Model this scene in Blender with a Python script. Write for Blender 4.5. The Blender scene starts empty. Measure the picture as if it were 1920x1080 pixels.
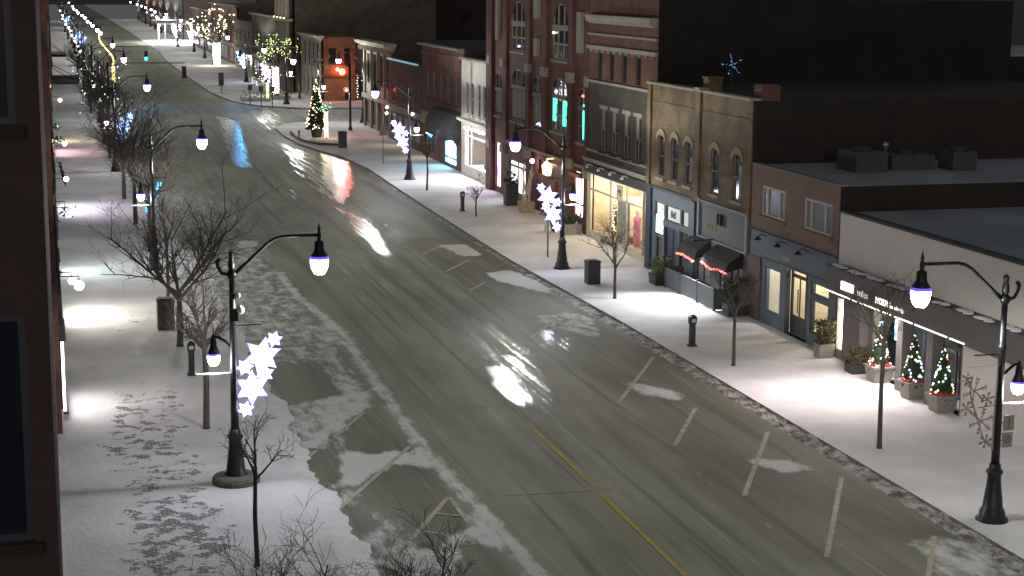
import bpy, math, random
import numpy as np
from mathutils import Vector, Matrix
random.seed(7)
S = bpy.context.scene
COL = S.collection
R = math.radians
PI = math.pi

# ------------------------------------------------------------------ camera
HC, FPX = 13.0, 3146.0
ax = Vector((75-960, 580, -FPX)).normalized()          # street direction seen by the camera
up = Vector((130, 17260, FPX)); up = (up - ax*up.dot(ax)).normalized()
xr = ax.cross(up)
ROT = Matrix((xr, ax, up))                              # camera -> world
cd = bpy.data.cameras.new('camera'); cam = bpy.data.objects.new('camera', cd); COL.objects.link(cam)
cd.sensor_fit = 'HORIZONTAL'; cd.angle = 2*math.atan(960/FPX)
cd.clip_start = 0.5; cd.clip_end = 6000
cam.matrix_world = Matrix.Translation((0, 0, HC)) @ ROT.to_4x4()
S.camera = cam

def G(px, py, z=0.0):
    """surveyed point: where the sight line through a photo point meets the height z"""
    d = ROT @ Vector((px-960, 540-py, -FPX))
    return Vector((0, 0, HC)) + d*((z-HC)/d.z)

# ------------------------------------------------------------------ render / colour
S.render.engine = 'CYCLES'
try:
    S.cycles.use_denoising = True
    S.cycles.denoiser = 'OPENIMAGEDENOISE'
    S.cycles.use_light_tree = True
    S.cycles.max_bounces = 5; S.cycles.diffuse_bounces = 2; S.cycles.glossy_bounces = 3
    S.cycles.sample_clamp_indirect = 4.0
except Exception: pass
S.view_settings.view_transform = 'Standard'; S.view_settings.look = 'None'
S.view_settings.exposure = 0.35; S.view_settings.gamma = 1.0

W = bpy.data.worlds.new('World'); S.world = W; W.use_nodes = True
nt = W.node_tree; nt.nodes.clear()
wo = nt.nodes.new('ShaderNodeOutputWorld'); bg = nt.nodes.new('ShaderNodeBackground')
sk = nt.nodes.new('ShaderNodeTexSky'); sk.sky_type = 'NISHITA'; sk.sun_disc = False
sk.sun_elevation = R(3); sk.sun_rotation = R(200); sk.dust_density = 4.0; sk.air_density = 1.0
hs = nt.nodes.new('ShaderNodeHueSaturation'); hs.inputs['Saturation'].default_value = 0.35   # low cloud over a lit town
nt.links.new(sk.outputs[0], hs.inputs['Color']); nt.links.new(hs.outputs[0], bg.inputs[0])
bg.inputs[1].default_value = 0.095
nt.links.new(bg.outputs[0], wo.inputs[0])

# ------------------------------------------------------------------ materials
MATS = {}
def new_mat(name):
    m = bpy.data.materials.new(name); m.use_nodes = True
    n = m.node_tree; n.nodes.clear()
    o = n.nodes.new('ShaderNodeOutputMaterial'); p = n.nodes.new('ShaderNodeBsdfPrincipled')
    n.links.new(p.outputs[0], o.inputs[0])
    MATS[name] = m
    return m, n, p
def N(n, t, **k):
    x = n.nodes.new(t)
    for a, b in k.items(): setattr(x, a, b)
    return x
def val(n, x, i, v):
    if hasattr(v, 'is_output') or isinstance(v, bpy.types.NodeSocket): n.links.new(v, x.inputs[i])
    else: x.inputs[i].default_value = v
def math_(n, op, a, b=0.0, c=0.0, clamp=False):
    x = N(n, 'ShaderNodeMath', operation=op, use_clamp=clamp)
    val(n, x, 0, a); val(n, x, 1, b); val(n, x, 2, c)
    return x.outputs[0]
def ramp(n, v, lo, hi):
    x = N(n, 'ShaderNodeMapRange', interpolation_type='SMOOTHSTEP')
    val(n, x, 0, v); val(n, x, 1, lo); val(n, x, 2, hi); x.inputs[3].default_value = 0; x.inputs[4].default_value = 1
    return x.outputs[0]
def mix(n, f, a, b):
    x = N(n, 'ShaderNodeMix', data_type='RGBA')
    val(n, x, 0, f)
    for i, c in ((6, a), (7, b)):
        if isinstance(c, tuple): x.inputs[i].default_value = (*c, 1)
        else: n.links.new(c, x.inputs[i])
    return x.outputs[2]
def mixf(n, f, a, b):
    x = N(n, 'ShaderNodeMix', data_type='FLOAT')
    val(n, x, 0, f); val(n, x, 2, a); val(n, x, 3, b)
    return x.outputs[0]
def coords(n, scale=(1, 1, 1)):
    t = N(n, 'ShaderNodeTexCoord'); m = N(n, 'ShaderNodeMapping'); m.inputs['Scale'].default_value = scale
    g = N(n, 'ShaderNodeNewGeometry')
    n.links.new(g.outputs['Position'], m.inputs[0])
    return m.outputs[0]
def noise(n, scale, detail=4, rough=.55, co=None, cs=(1, 1, 1)):
    x = N(n, 'ShaderNodeTexNoise'); x.inputs['Scale'].default_value = scale; x.inputs['Detail'].default_value = detail
    x.inputs['Roughness'].default_value = rough
    n.links.new(co if co is not None else coords(n, cs), x.inputs['Vector'])
    return x.outputs['Fac']
def bump(n, p, h, strength=.3, dist=.02):
    b = N(n, 'ShaderNodeBump'); b.inputs['Strength'].default_value = strength; b.inputs['Distance'].default_value = dist
    n.links.new(h, b.inputs['Height']); n.links.new(b.outputs[0], p.inputs['Normal'])
def plain(name, c, rough=.75, var=.25, scale=3.0, bmp=.15, metal=0.0, spec=.5, fine=30.0):
    if name in MATS: return MATS[name]
    m, n, p = new_mat(name)
    f = noise(n, scale, 5, .6); f2 = noise(n, fine, 3)
    k = math_(n, 'MULTIPLY_ADD', f2, .4, math_(n, 'MULTIPLY', f, .6))
    k = ramp(n, k, .3, .7)
    lo = tuple(x*(1-var) for x in c); hi = tuple(min(1, x*(1+var)) for x in c)
    n.links.new(mix(n, k, lo, hi), p.inputs['Base Color'])
    p.inputs['Roughness'].default_value = rough; p.inputs['Metallic'].default_value = metal
    p.inputs['Specular IOR Level'].default_value = spec
    if bmp: bump(n, p, f2, bmp, .02)
    return m
def emit(name, c, s, sample=True, base=(.5, .5, .5)):
    if name in MATS: return MATS[name]
    m, n, p = new_mat(name)
    p.inputs['Base Color'].default_value = (*base, 1)
    p.inputs['Emission Color'].default_value = (*c, 1); p.inputs['Emission Strength'].default_value = s
    if not sample:
        try: m.cycles.emission_sampling = 'NONE'
        except Exception: pass
    return m
def brick(name, c1, c2, mortar, var=.3, scale=1.0, stain=(.6, 1.0)):
    m, n, p = new_mat(name)
    g = N(n, 'ShaderNodeNewGeometry'); s = N(n, 'ShaderNodeSeparateXYZ'); n.links.new(g.outputs['Position'], s.inputs[0])
    u = math_(n, 'ADD', s.outputs[0], s.outputs[1])
    cb = N(n, 'ShaderNodeCombineXYZ'); n.links.new(u, cb.inputs[0]); n.links.new(s.outputs[2], cb.inputs[1])
    b = N(n, 'ShaderNodeTexBrick'); n.links.new(cb.outputs[0], b.inputs['Vector'])
    b.inputs['Color1'].default_value = (*c1, 1); b.inputs['Color2'].default_value = (*c2, 1); b.inputs['Mortar'].default_value = (*mortar, 1)
    b.inputs['Scale'].default_value = scale; b.inputs['Brick Width'].default_value = .24; b.inputs['Row Height'].default_value = .08
    b.inputs['Mortar Size'].default_value = .008; b.inputs['Bias'].default_value = 0
    f = ramp(n, noise(n, .9, 6, .65), .3, .75)
    mul = N(n, 'ShaderNodeMix', data_type='RGBA', blend_type='MULTIPLY'); mul.inputs[0].default_value = 1
    n.links.new(b.outputs['Color'], mul.inputs[6])
    n.links.new(mix(n, f, (stain[0],)*3, (stain[1],)*3), mul.inputs[7])
    n.links.new(mul.outputs[2], p.inputs['Base Color']); p.inputs['Roughness'].default_value = .85
    bump(n, p, b.outputs['Fac'], -.25, .01)
    return m
def glass(name, c=(.012, .014, .018), rough=.08):
    m, n, p = new_mat(name)
    f = noise(n, .7, 2)
    n.links.new(mix(n, f, c, tuple(x*2.2 for x in c)), p.inputs['Base Color'])
    p.inputs['Roughness'].default_value = rough; p.inputs['Specular IOR Level'].default_value = .5
    return m
def glow_pane(name, c1, c2, s, scale=(2, 2, 2), lo=.35, hi=.65, low=.25):
    """a lit window: shelves, goods and lamps behind it read as uneven bright and dim shapes"""
    m, n, p = new_mat(name)
    f = noise(n, 1.0, 4, .7, cs=scale)
    f2 = N(n, 'ShaderNodeTexVoronoi'); f2.inputs['Scale'].default_value = 1.6; n.links.new(coords(n, scale), f2.inputs['Vector'])
    f3 = math_(n, 'MULTIPLY_ADD', f2.outputs['Distance'], .35, math_(n, 'MULTIPLY', f, .75))
    k = ramp(n, f3, lo, hi)
    p.inputs['Base Color'].default_value = (.03, .03, .03, 1); p.inputs['Roughness'].default_value = .1
    n.links.new(mix(n, k, c1, c2), p.inputs['Emission Color'])
    n.links.new(mixf(n, k, s*low, s), p.inputs['Emission Strength'])
    return m

# ------------------------------------------------------------------ mesh builder (world coordinates)
class MB:
    def __init__(s): s.v = []; s.f = []
    def quad(s, a, b, c, d):
        i = len(s.v); s.v += [tuple(a), tuple(b), tuple(c), tuple(d)]; s.f.append((i, i+1, i+2, i+3)); return s
    def box(s, x0, y0, z0, x1, y1, z1):
        if x0 > x1: x0, x1 = x1, x0
        if y0 > y1: y0, y1 = y1, y0
        if z0 > z1: z0, z1 = z1, z0
        i = len(s.v)
        s.v += [(x0,y0,z0),(x1,y0,z0),(x1,y1,z0),(x0,y1,z0),(x0,y0,z1),(x1,y0,z1),(x1,y1,z1),(x0,y1,z1)]
        for q in ((3,2,1,0),(4,5,6,7),(0,1,5,4),(1,2,6,5),(2,3,7,6),(3,0,4,7)): s.f.append(tuple(i+k for k in q))
        return s
    def frustum(s, cx, cy, z0, z1, a0, b0, a1, b1):
        i = len(s.v)
        for z, a, b in ((z0, a0, b0), (z1, a1, b1)): s.v += [(cx-a,cy-b,z),(cx+a,cy-b,z),(cx+a,cy+b,z),(cx-a,cy+b,z)]
        for q in ((3,2,1,0),(4,5,6,7),(0,1,5,4),(1,2,6,5),(2,3,7,6),(3,0,4,7)): s.f.append(tuple(i+k for k in q))
        return s
    def tube(s, pts, rad, n=6, cap=True):
        pts = [Vector(p) for p in pts]
        if not hasattr(rad, '__len__'): rad = [rad]*len(pts)
        i0 = len(s.v); ref = None
        for k, p in enumerate(pts):
            d = (pts[min(k+1, len(pts)-1)] - pts[max(k-1, 0)])
            d = d.normalized() if d.length > 1e-9 else Vector((0, 0, 1))
            if ref is None: ref = Vector((1, 0, 0)) if abs(d.x) < .8 else Vector((0, 1, 0))
            a = ref - d*ref.dot(d); a.normalize(); b = d.cross(a); ref = a
            for j in range(n):
                t = 2*PI*j/n
                s.v.append(tuple(p + (a*math.cos(t) + b*math.sin(t))*rad[k]))
        for k in range(len(pts)-1):
            for j in range(n):
                q = i0+k*n; s.f.append((q+j, q+(j+1) % n, q+n+(j+1) % n, q+n+j))
        if cap:
            s.f.append(tuple(i0+j for j in reversed(range(n)))); e = i0+(len(pts)-1)*n
            s.f.append(tuple(e+j for j in range(n)))
        return s
    def lathe(s, cx, cy, prof, n=16):
        i0 = len(s.v)
        for r, z in prof:
            for j in range(n):
                t = 2*PI*j/n; s.v.append((cx+max(r, .0005)*math.cos(t), cy+max(r, .0005)*math.sin(t), z))
        for k in range(len(prof)-1):
            for j in range(n):
                q = i0+k*n; s.f.append((q+j, q+(j+1) % n, q+n+(j+1) % n, q+n+j))
        s.f.append(tuple(i0+j for j in reversed(range(n)))); e = i0+(len(prof)-1)*n
        s.f.append(tuple(e+j for j in range(n)))
        return s
    def prism(s, poly, z0, z1):
        i = len(s.v); n = len(poly)
        s.v += [(x, y, z0) for x, y in poly] + [(x, y, z1) for x, y in poly]
        s.f.append(tuple(i+j for j in reversed(range(n)))); s.f.append(tuple(i+n+j for j in range(n)))
        for j in range(n): s.f.append((i+j, i+(j+1) % n, i+n+(j+1) % n, i+n+j))
        return s
    def plate(s, poly, x0, x1):
        """prism of a (y,z) outline between two x"""
        i = len(s.v); n = len(poly)
        s.v += [(x0, y, z) for y, z in poly] + [(x1, y, z) for y, z in poly]
        s.f.append(tuple(i+j for j in range(n))); s.f.append(tuple(i+n+j for j in reversed(range(n))))
        for j in range(n): s.f.append((i+j, i+n+j, i+n+(j+1) % n, i+(j+1) % n))
        return s
    def platey(s, poly, y0, y1):
        """prism of an (x,z) outline between two y"""
        i = len(s.v); n = len(poly)
        s.v += [(x, y0, z) for x, z in poly] + [(x, y1, z) for x, z in poly]
        s.f.append(tuple(i+j for j in reversed(range(n)))); s.f.append(tuple(i+n+j for j in range(n)))
        for j in range(n): s.f.append((i+j, i+(j+1) % n, i+n+(j+1) % n, i+n+j))
        return s
    def ball(s, c, r, sz=1.0, n=8, m=5):
        return s.lathe(c[0], c[1], [(r*math.sin(PI*k/m), c[2]-r*sz*math.cos(PI*k/m)) for k in range(m+1)], n)
    def octa(s, c, r):
        i = len(s.v); x, y, z = c
        s.v += [(x+r,y,z),(x-r,y,z),(x,y+r,z),(x,y-r,z),(x,y,z+r),(x,y,z-r)]
        for q in ((0,2,4),(2,1,4),(1,3,4),(3,0,4),(2,0,5),(1,2,5),(3,1,5),(0,3,5)): s.f.append(tuple(i+k for k in q))
        return s
    def build(s, name, m, parent=None, smooth=False, fix=False):
        off = Vector(ORG.get(parent.name, (0, 0, 0))) if parent is not None else Vector((0, 0, 0))
        me = bpy.data.meshes.new(name)
        me.from_pydata([(x-off.x, y-off.y, z-off.z) for x, y, z in s.v], [], s.f)
        if fix:
            import bmesh
            b = bmesh.new(); b.from_mesh(me); bmesh.ops.recalc_face_normals(b, faces=b.faces); b.to_mesh(me); b.free()
        if smooth: me.polygons.foreach_set('use_smooth', [True]*len(me.polygons))
        me.materials.append(m)
        o = bpy.data.objects.new(name, me); COL.objects.link(o)
        if parent is not None: o.parent = parent; ORG[o.name] = tuple(off)
        return o
ORG = {}
def tag(o, label, cat, group=None):
    o['label'] = label; o['category'] = cat
    if group: o['group'] = group
    return o
def struct(o): o['kind'] = 'structure'; return o
def thing(name, label, cat, loc, group=None):
    o = bpy.data.objects.new(name, None); COL.objects.link(o); o.location = loc; o.empty_display_size = .2
    ORG[o.name] = tuple(loc)
    return tag(o, label, cat, group)
KIDS = {}
def copy_tree(o, parent=None):
    c = o.copy(); COL.objects.link(c)
    if parent is not None: c.parent = parent
    for ch in [x for x in list(o.children)]: copy_tree(ch, c)
    return c
def dup(o, loc, label, rz=0.0, sc=1.0):
    c = copy_tree(o); c.location = loc; c['label'] = label; c.rotation_euler = (0, 0, rz); c.scale = (sc,)*3
    ORG[c.name] = tuple(loc)
    return c
def lamp(kind, loc, power, color, parent=None, size=.1, aim=None, **k):
    d = bpy.data.lights.new('light', kind); d.energy = power; d.color = color
    if kind == 'AREA': d.size = size
    else: d.shadow_soft_size = size
    for a, b in k.items(): setattr(d, a, b)
    o = bpy.data.objects.new('light', d); COL.objects.link(o)
    off = Vector(ORG.get(parent.name, (0, 0, 0))) if parent is not None else Vector((0, 0, 0))
    o.location = Vector(loc)-off
    if aim is not None: o.rotation_euler = (Vector(aim)-Vector(loc)).to_track_quat('-Z', 'Y').to_euler()
    if parent is not None: o.parent = parent
    return o
def text(name, body, loc, size, m, parent, align='LEFT', ext=.01, wid=1.0):
    """lettering on a wall that faces the street from the far side (reads along -y)"""
    c = bpy.data.curves.new(name, 'FONT'); c.body = body; c.size = size; c.extrude = ext; c.align_x = align
    c.materials.append(m)
    o = bpy.data.objects.new(name, c); COL.objects.link(o); o.rotation_euler = (R(90), 0, R(-90)); o.scale = (wid, 1, 1)
    off = Vector(ORG.get(parent.name, (0, 0, 0)))
    o.location = Vector(loc)-off; o.parent = parent
    me = bpy.data.meshes.new_from_object(o); me.materials.clear(); me.materials.append(m)
    q = bpy.data.objects.new(name, me); COL.objects.link(q); q.rotation_euler = o.rotation_euler; q.scale = o.scale; q.location = o.location; q.parent = parent
    bpy.data.objects.remove(o)
    return q

# ------------------------------------------------------------------ the palette
mBlack = plain('black_metal', (.022, .023, .028), .4, .3, 6, .08, .3)
mDarkPost = mBlack
mBark = plain('bark', (.05, .042, .035), .9, .35, 8, .5)
mTwig = plain('twig', (.075, .066, .058), .9, .35, 8, 0)
mStone = plain('stone_trim', (.30, .28, .23), .85, .2, 4, .2)
mWhiteTrim = plain('white_trim', (.6, .59, .55), .7, .15, 3, .1)
mWhiteWall = plain('white_wall', (.68, .66, .62), .8, .08, .6, .1)
mGreyWall = plain('grey_wall', (.21, .20, .19), .85, .15, 1.5, .15)
mBlueGrey = plain('blue_grey_paint', (.066, .092, .118), .6, .15, 1.2, .08)
mNavy = plain('navy_paint', (.022, .03, .055), .5, .2, 1.5, .05)
mSlate = plain('slate_paint', (.066, .08, .086), .65, .15, 1.5, .08)
mDarkFascia = plain('dark_fascia', (.07, .062, .06), .55, .15, 1.0, .06)
mCharcoal = plain('charcoal', (.035, .036, .038), .7, .3, 2, .1)
mRoof = plain('roof_felt', (.27, .295, .33), .95, .3, .25, .2)
mWood = plain('dark_wood', (.10, .045, .025), .6, .3, 4, .2)
mBirch = plain('birch_bark', (.5, .45, .36), .8, .25, 12, .2)
mGreen = plain('evergreen', (.03, .055, .025), .9, .5, 6, 0)
mPlanter = plain('planter_stone', (.2, .19, .17), .85, .2, 5, .2)
mRed = plain('red_cloth', (.4, .03, .02), .7, .2, 6, .1)
mFabric = plain('awning_cloth', (.02, .018, .02), .9, .3, 4, .1)
mSignGrey = plain('sign_plate', (.32, .34, .32), .5, .1, 4, .02)
mSnow = plain('loose_snow', (.72, .74, .78), .85, .08, 4, .3)
mYellowBrick = brick('buff_brick', (.25, .175, .085), (.19, .13, .065), (.16, .13, .085), stain=(.45, 1.0))
mRedBrick = brick('red_brick', (.145, .042, .033), (.11, .033, .028), (.09, .06, .055), stain=(.6, 1.0))
mOldBrick = brick('old_red_brick', (.20, .075, .05), (.15, .06, .045), (.13, .1, .085), stain=(.55, 1.0))
mGreyBrick = brick('grey_brick', (.085, .077, .066), (.07, .064, .055), (.065, .06, .052), stain=(.6, 1.0))
mTanBrick = brick('tan_brick', (.25, .17, .13), (.22, .15, .115), (.21, .155, .12), stain=(.8, 1.0))
mOrangeBrick = brick('orange_brick', (.28, .12, .06), (.22, .1, .05), (.15, .1, .08), stain=(.6, 1.0))
mNearBlackBrick = brick('near_black_brick', (.030, .024, .022), (.024, .020, .019), (.021, .019, .018), stain=(.6, 1.0))  # very dark brick colour for side walls and sills
mDimBrick = brick('dim_brick', (.10, .075, .06), (.08, .06, .05), (.08, .065, .055), stain=(.6, 1.0))
mGlass = glass('window_glass')
mGlassPale = glass('window_glass_with_blinds', (.10, .105, .10), .2)
mCurtain = plain('curtain', (.30, .29, .26), .9, .3, 3, .1)
mFrame = plain('window_frame', (.5, .5, .47), .6, .1, 4, .03)
mFrameDim = plain('window_frame_dim', (.20, .19, .18), .7, .15, 4, .03)
mGlobe = emit('lit_globe', (1.0, .97, .98), 14, base=(.8, .8, .8))
mGlobeHalo = emit('globe_halo', (.10, .04, 1.0), 1.6, base=(.2, .2, .5))  # violet emission imitates the lens halo around the globes
mFlake = emit('lit_snowflake', (.74, .78, 1.0), 26)
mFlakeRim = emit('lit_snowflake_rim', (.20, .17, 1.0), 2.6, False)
mFlakeBlue = emit('lit_blue_snowflake', (.22, .42, 1.0), 6, False)
mFlakeCyan = emit('lit_cyan_snowflake', (.02, .46, 1.0), 3.0, False)
mWire = plain('wire_frame', (.32, .31, .30), .5, .2, 9, 0, .4)
mBulbWarm = emit('bulb_warm', (1.0, .72, .36), 7, False)
mBulbGreenish = emit('bulb_green_yellow', (.75, 1.0, .30), 3.5, False)
mBulbWhite = emit('bulb_white', (1.0, .93, .80), 3.5, False)
mBulbGreen = emit('bulb_green', (.45, 1.0, .6), 2.0, False)
mBulbYellow = emit('bulb_yellow', (.95, 1.0, .5), 2.4, False)
mBulbPurple = emit('bulb_violet', (.5, .4, 1.0), 4, False)
mBulbRed = emit('bulb_red', (1.0, .2, .12), 2.2, False)
mBulbBlue = emit('bulb_blue', (.1, .35, 1.0), 3, False)
# ------------------------------------------------------------------ ground, road, pavements
mGround = plain('dark_ground', (.035, .035, .04), .95, .3, .2, .1)
g = MB().quad((-900, -50, -.03), (1500, -50, -.03), (1500, 3200, -.03), (-900, 3200, -.03)).build('ground', mGround); struct(g)

def inside(px, py, poly):
    c = np.zeros(px.shape, bool); n = len(poly)
    for i in range(n):
        x1, y1 = poly[i]; x2, y2 = poly[(i+1) % n]
        if y1 == y2: continue
        t = ((y1 > py) != (y2 > py)) & (px < (x2-x1)*(py-y1)/(y2-y1)+x1)
        c ^= t
    return c
def blur(a, k):
    for _ in range(k):
        p = np.pad(a, 1, mode='edge')
        a = (p[1:-1, 1:-1]*2 + p[:-2, 1:-1] + p[2:, 1:-1] + p[1:-1, :-2] + p[1:-1, 2:])/6
    return a
def gp(pts): return [tuple(G(x, y)[:2]) for x, y in pts]

xs = np.arange(5.0, 24.01, .2)
ys = np.concatenate([np.arange(16, 130, .3), np.arange(130, 200, 1.0), np.arange(200, 900, 12.0)])
XX, YY = np.meshgrid(xs, ys)
snow = np.zeros_like(XX); wet = np.zeros_like(XX)
def paint(arr, pts, v, k=2, mode='max'):
    m = blur(inside(XX, YY, gp(pts)).astype(float), k)*v
    if mode == 'max': arr[:] = np.maximum(arr, m)
    else: arr[:] = arr*(1-m)
# snow left in the parking stalls
lane = (XX < 10.0) & (YY < 82)
snow += np.where(lane, .56, 0)
snow += np.where((XX < 10.2) & (YY >= 82), .38, 0)
snow += np.where((XX > 17.2) & (YY < 130), .14, 0)
snow += np.where((XX > 10.6) & (XX < 16.8), .10, 0)
snow = blur(snow, 5)
SN = [([(620,850),(700,838),(780,845),(835,872),(800,885),(700,905),(640,915)], .9), ([(590,690),(700,735),(705,790),(640,812),(570,800)], .75),
      ([(855,950),(905,965),(945,1012),(1010,1090),(920,1090),(815,1040)], .8), ([(740,1020),(860,1030),(880,1090),(720,1090)], .8),
      ([(540,770),(640,800),(620,850),(560,850),(530,840)], .7), ([(905,512),(960,506),(1065,553),(1010,548),(930,526)], 1.0),
      ([(815,460),(895,455),(915,478),(870,482)], .85), ([(985,592),(1060,583),(1110,590),(1140,640),(1040,622)], .62),
      ([(1150,712),(1230,722),(1300,742),(1290,755),(1190,742)], .72), ([(1398,862),(1440,855),(1535,878),(1490,890),(1440,884)], .9),
      ([(1690,1010),(1800,1005),(1930,1050),(1930,1090),(1760,1090)], .62), ([(1480,605),(1500,600),(1560,640)], .2),
      ([(1280,788),(1380,788),(1380,793),(1290,793)], .6), ([(560,610),(620,600),(660,650),(600,680)], .6),
      ([(1500,875),(1510,868),(1536,884),(1530,888)], .7), ([(380,460),(480,448),(490,462),(390,476)], .75)]
for p, v in SN: paint(snow, p, v)
for p in ([(545,888),(570,845),(600,838),(632,862),(632,900),(590,922),(560,912)], [(655,788),(700,762),(745,790),(775,835),(700,852),(655,838)],
          [(685,905),(740,870),(830,882),(855,925),(800,985),(720,965),(685,940)], [(596,950),(690,955),(700,1000),(600,1000)],
          [(480,690),(600,680),(640,740),(520,760),(470,735)], [(700,560),(900,540),(1000,560),(900,600)], [(730,780),(775,838),(750,846),(700,770)],
          [(880,1010),(960,1050),(990,1100),(860,1100)], [(395,430),(440,425),(440,470),(395,470)], [(760,985),(850,930),(880,985),(800,1020)]):
    paint(snow, p, .92, 1, 'cut')
# the ridge the plough left between the stalls and the lane
rid = np.interp(YY, [16, 34, 36.8, 44.4, 51.3, 61.5, 68.4, 90], [10.2, 10.18, 10.14, 9.9, 10.06, 10.4, 9.85, 9.9])
snow = np.maximum(snow, .74*np.exp(-((XX-rid)/.36)**2)*np.where(YY < 75, 1, .6))
snow += .22*np.exp(-((XX-16.7)/.8)**2)*(YY < 70)
# gutter melt strip
snow = np.where((XX > 20.2) & (YY > 74), snow*.3, snow)
# wet / icy film: the lane that drains and the stretch before the crossing
wet = .02 + .0*XX
WT = [([(900,685),(945,680),(1008,752),(975,775),(935,740)], 1.25, 1), ([(820,590),(890,575),(1010,655),(1060,760),(1030,790),(980,770),(900,690)], .72, 2), ([(1000,612),(1045,618),(1048,658),(1008,656)], .9, 1),
      ([(1048,622),(1078,640),(1062,668),(1036,655)], .9, 1), ([(640,385),(700,415),(745,480),(715,485),(650,425)], .95, 1), ([(680,395),(780,425),(775,475),(730,455)], .6, 1),
      ([(505,255),(600,292),(665,405),(620,395),(555,330)], .85, 5), ([(595,285),(655,290),(668,345),(640,405),(605,345)], 1.15, 2), ([(400,215),(450,225),(480,320),(430,310)], 1.1, 7),
      ([(530,345),(560,355),(575,385),(545,375)], .85, 1), ([(660,430),(690,440),(712,465),(690,462)], .8, 1), ([(430,180),(480,182),(560,240),(500,250)], .7, 2), ([(330,130),(400,140),(470,185),(420,190)], .66, 2),
      ([(660,300),(760,365),(800,420),(740,400)], .5, 2), ([(620,350),(665,400),(650,420),(610,380)], .8, 1), ([(230,100),(330,120),(380,200),(300,190)], .4, 2), ([(780,555),(800,555),(880,640),(860,640)], .4, 1)]
for p_, v, k_ in WT: paint(wet, p_, v, k_+3)
dark = blur(np.where((XX > 17.3) & (XX < 20.9) & (YY < 84), .55, 0) + np.where((XX < 9.7) & (YY < 80), .55, 0), 3)
dark = dark*(.75+.25*np.sin(YY*.55+XX))
for c_, s_, y0_, y1_, v in ((16.0, .22, 57, 82, .8), (14.75, .16, 48, 120, .55), (15.6, .2, 26, 50, .4), (12.2, .3, 26, 60, .25), (17.4, .25, 84, 130, .6), (13.9, .12, 90, 160, .6), (11.2, .35, 40, 100, .35), (16.6, .3, 100, 140, .5), (20.3, .45, 70, 110, .8), (20.2, .5, 26, 70, .45)):
    dark = np.maximum(dark, v*np.exp(-((XX-c_-.12*np.sin(YY*.21+c_))/s_)**2)*np.clip((YY-y0_)/6, 0, 1)*np.clip((y1_-YY)/6, 0, 1))
for p_, v in (([(1130,640),(1300,650),(1500,760),(1350,790),(1180,690)], .5), ([(830,480),(960,470),(1000,520),(900,520),(840,500)], .5), ([(1180,560),(1150,600),(1200,640),(1230,620)], .4), ([(1250,870),(1500,900),(1700,1040),(1500,1060)], .3)): paint(dark, p_, v, 3)
snow = np.clip(snow, 0, 1)

def grid_mesh(name, XX, YY, z, m, attrs):
    h, w = XX.shape
    v = np.stack([XX.ravel(), YY.ravel(), np.broadcast_to(z, XX.shape).ravel()], 1)
    i = (np.arange(h-1)[:, None]*w + np.arange(w-1)[None, :]).ravel()
    f = np.stack([i, i+1, i+w+1, i+w], 1)
    me = bpy.data.meshes.new(name); me.from_pydata(v.tolist(), [], f.tolist())
    for a, d in attrs.items():
        t = me.attributes.new(a, 'FLOAT', 'POINT'); t.data.foreach_set('value', d.ravel().astype(np.float32))
    me.materials.append(m); o = bpy.data.objects.new(name, me); COL.objects.link(o); return struct(o)

m, n, p = new_mat('winter_asphalt')
aS = N(n, 'ShaderNodeAttribute', attribute_name='snow').outputs['Fac']; aW = N(n, 'ShaderNodeAttribute', attribute_name='wet').outputs['Fac']; aD = N(n, 'ShaderNodeAttribute', attribute_name='dark').outputs['Fac']
st = noise(n, 1.0, 6, .6, cs=(2.6, .12, 1)); st2 = noise(n, 1.0, 5, .6, cs=(7, .35, 1)); fi = noise(n, 1.0, 6, .65, cs=(2.2, 1.1, 1)); gr = noise(n, 28, 3, .7)
big = noise(n, 1.0, 5, .6, cs=(.5, .16, 1))
dust = math_(n, 'ADD', math_(n, 'MULTIPLY', ramp(n, big, .3, .7), .5), math_(n, 'ADD', math_(n, 'MULTIPLY', ramp(n, st, .3, .75), .34), math_(n, 'MULTIPLY', ramp(n, st2, .35, .8), .16)))
asph = mix(n, dust, (.175, .176, .128), (.36, .362, .285))
asph = mix(n, math_(n, 'MULTIPLY', ramp(n, gr, .35, .75), .35), asph, (.12, .118, .095))
asph = mix(n, math_(n, 'MULTIPLY', aD, ramp(n, st2, .15, .5)), asph, (.085, .078, .064))
rut = noise(n, 1.0, 3, .5, cs=(2.1, .05, 1))
asph = mix(n, math_(n, 'MULTIPLY', ramp(n, rut, .56, .66), .55), asph, (.10, .098, .078))
asph = mix(n, math_(n, 'MULTIPLY', ramp(n, noise(n, 1.0, 4, .6, cs=(3.3, .07, 1)), .60, .72), .5), asph, (.46, .46, .42))
asph = mix(n, math_(n, 'MULTIPLY', aW, .5), asph, (.09, .085, .075))
k = math_(n, 'MULTIPLY_ADD', fi, .95, math_(n, 'MULTIPLY_ADD', st2, .30, math_(n, 'MULTIPLY_ADD', gr, .14, -.70)))
sf = ramp(n, math_(n, 'ADD', math_(n, 'MULTIPLY', aS, 1.18), math_(n, 'MULTIPLY', k, 1.55)), .46, .92)
sf = math_(n, 'MULTIPLY', sf, ramp(n, aS, .03, .2))
sn = mix(n, gr, (.52, .52, .51), (.76, .77, .78))
n.links.new(mix(n, math_(n, 'MULTIPLY', sf, .92), asph, sn), p.inputs['Base Color'])
trk = noise(n, 1.0, 4, .6, cs=(4.2, .16, 1)); spk = noise(n, 1.0, 6, .75, cs=(8, 2.2, 1))
wf = ramp(n, math_(n, 'MULTIPLY_ADD', aW, 1.5, math_(n, 'MULTIPLY_ADD', trk, 2.3, math_(n, 'MULTIPLY_ADD', spk, 2.3, math_(n, 'MULTIPLY_ADD', gr, .6, -3.36)))), .34, .58)
wf = math_(n, 'MULTIPLY', wf, ramp(n, aW, .04, .30))
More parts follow.
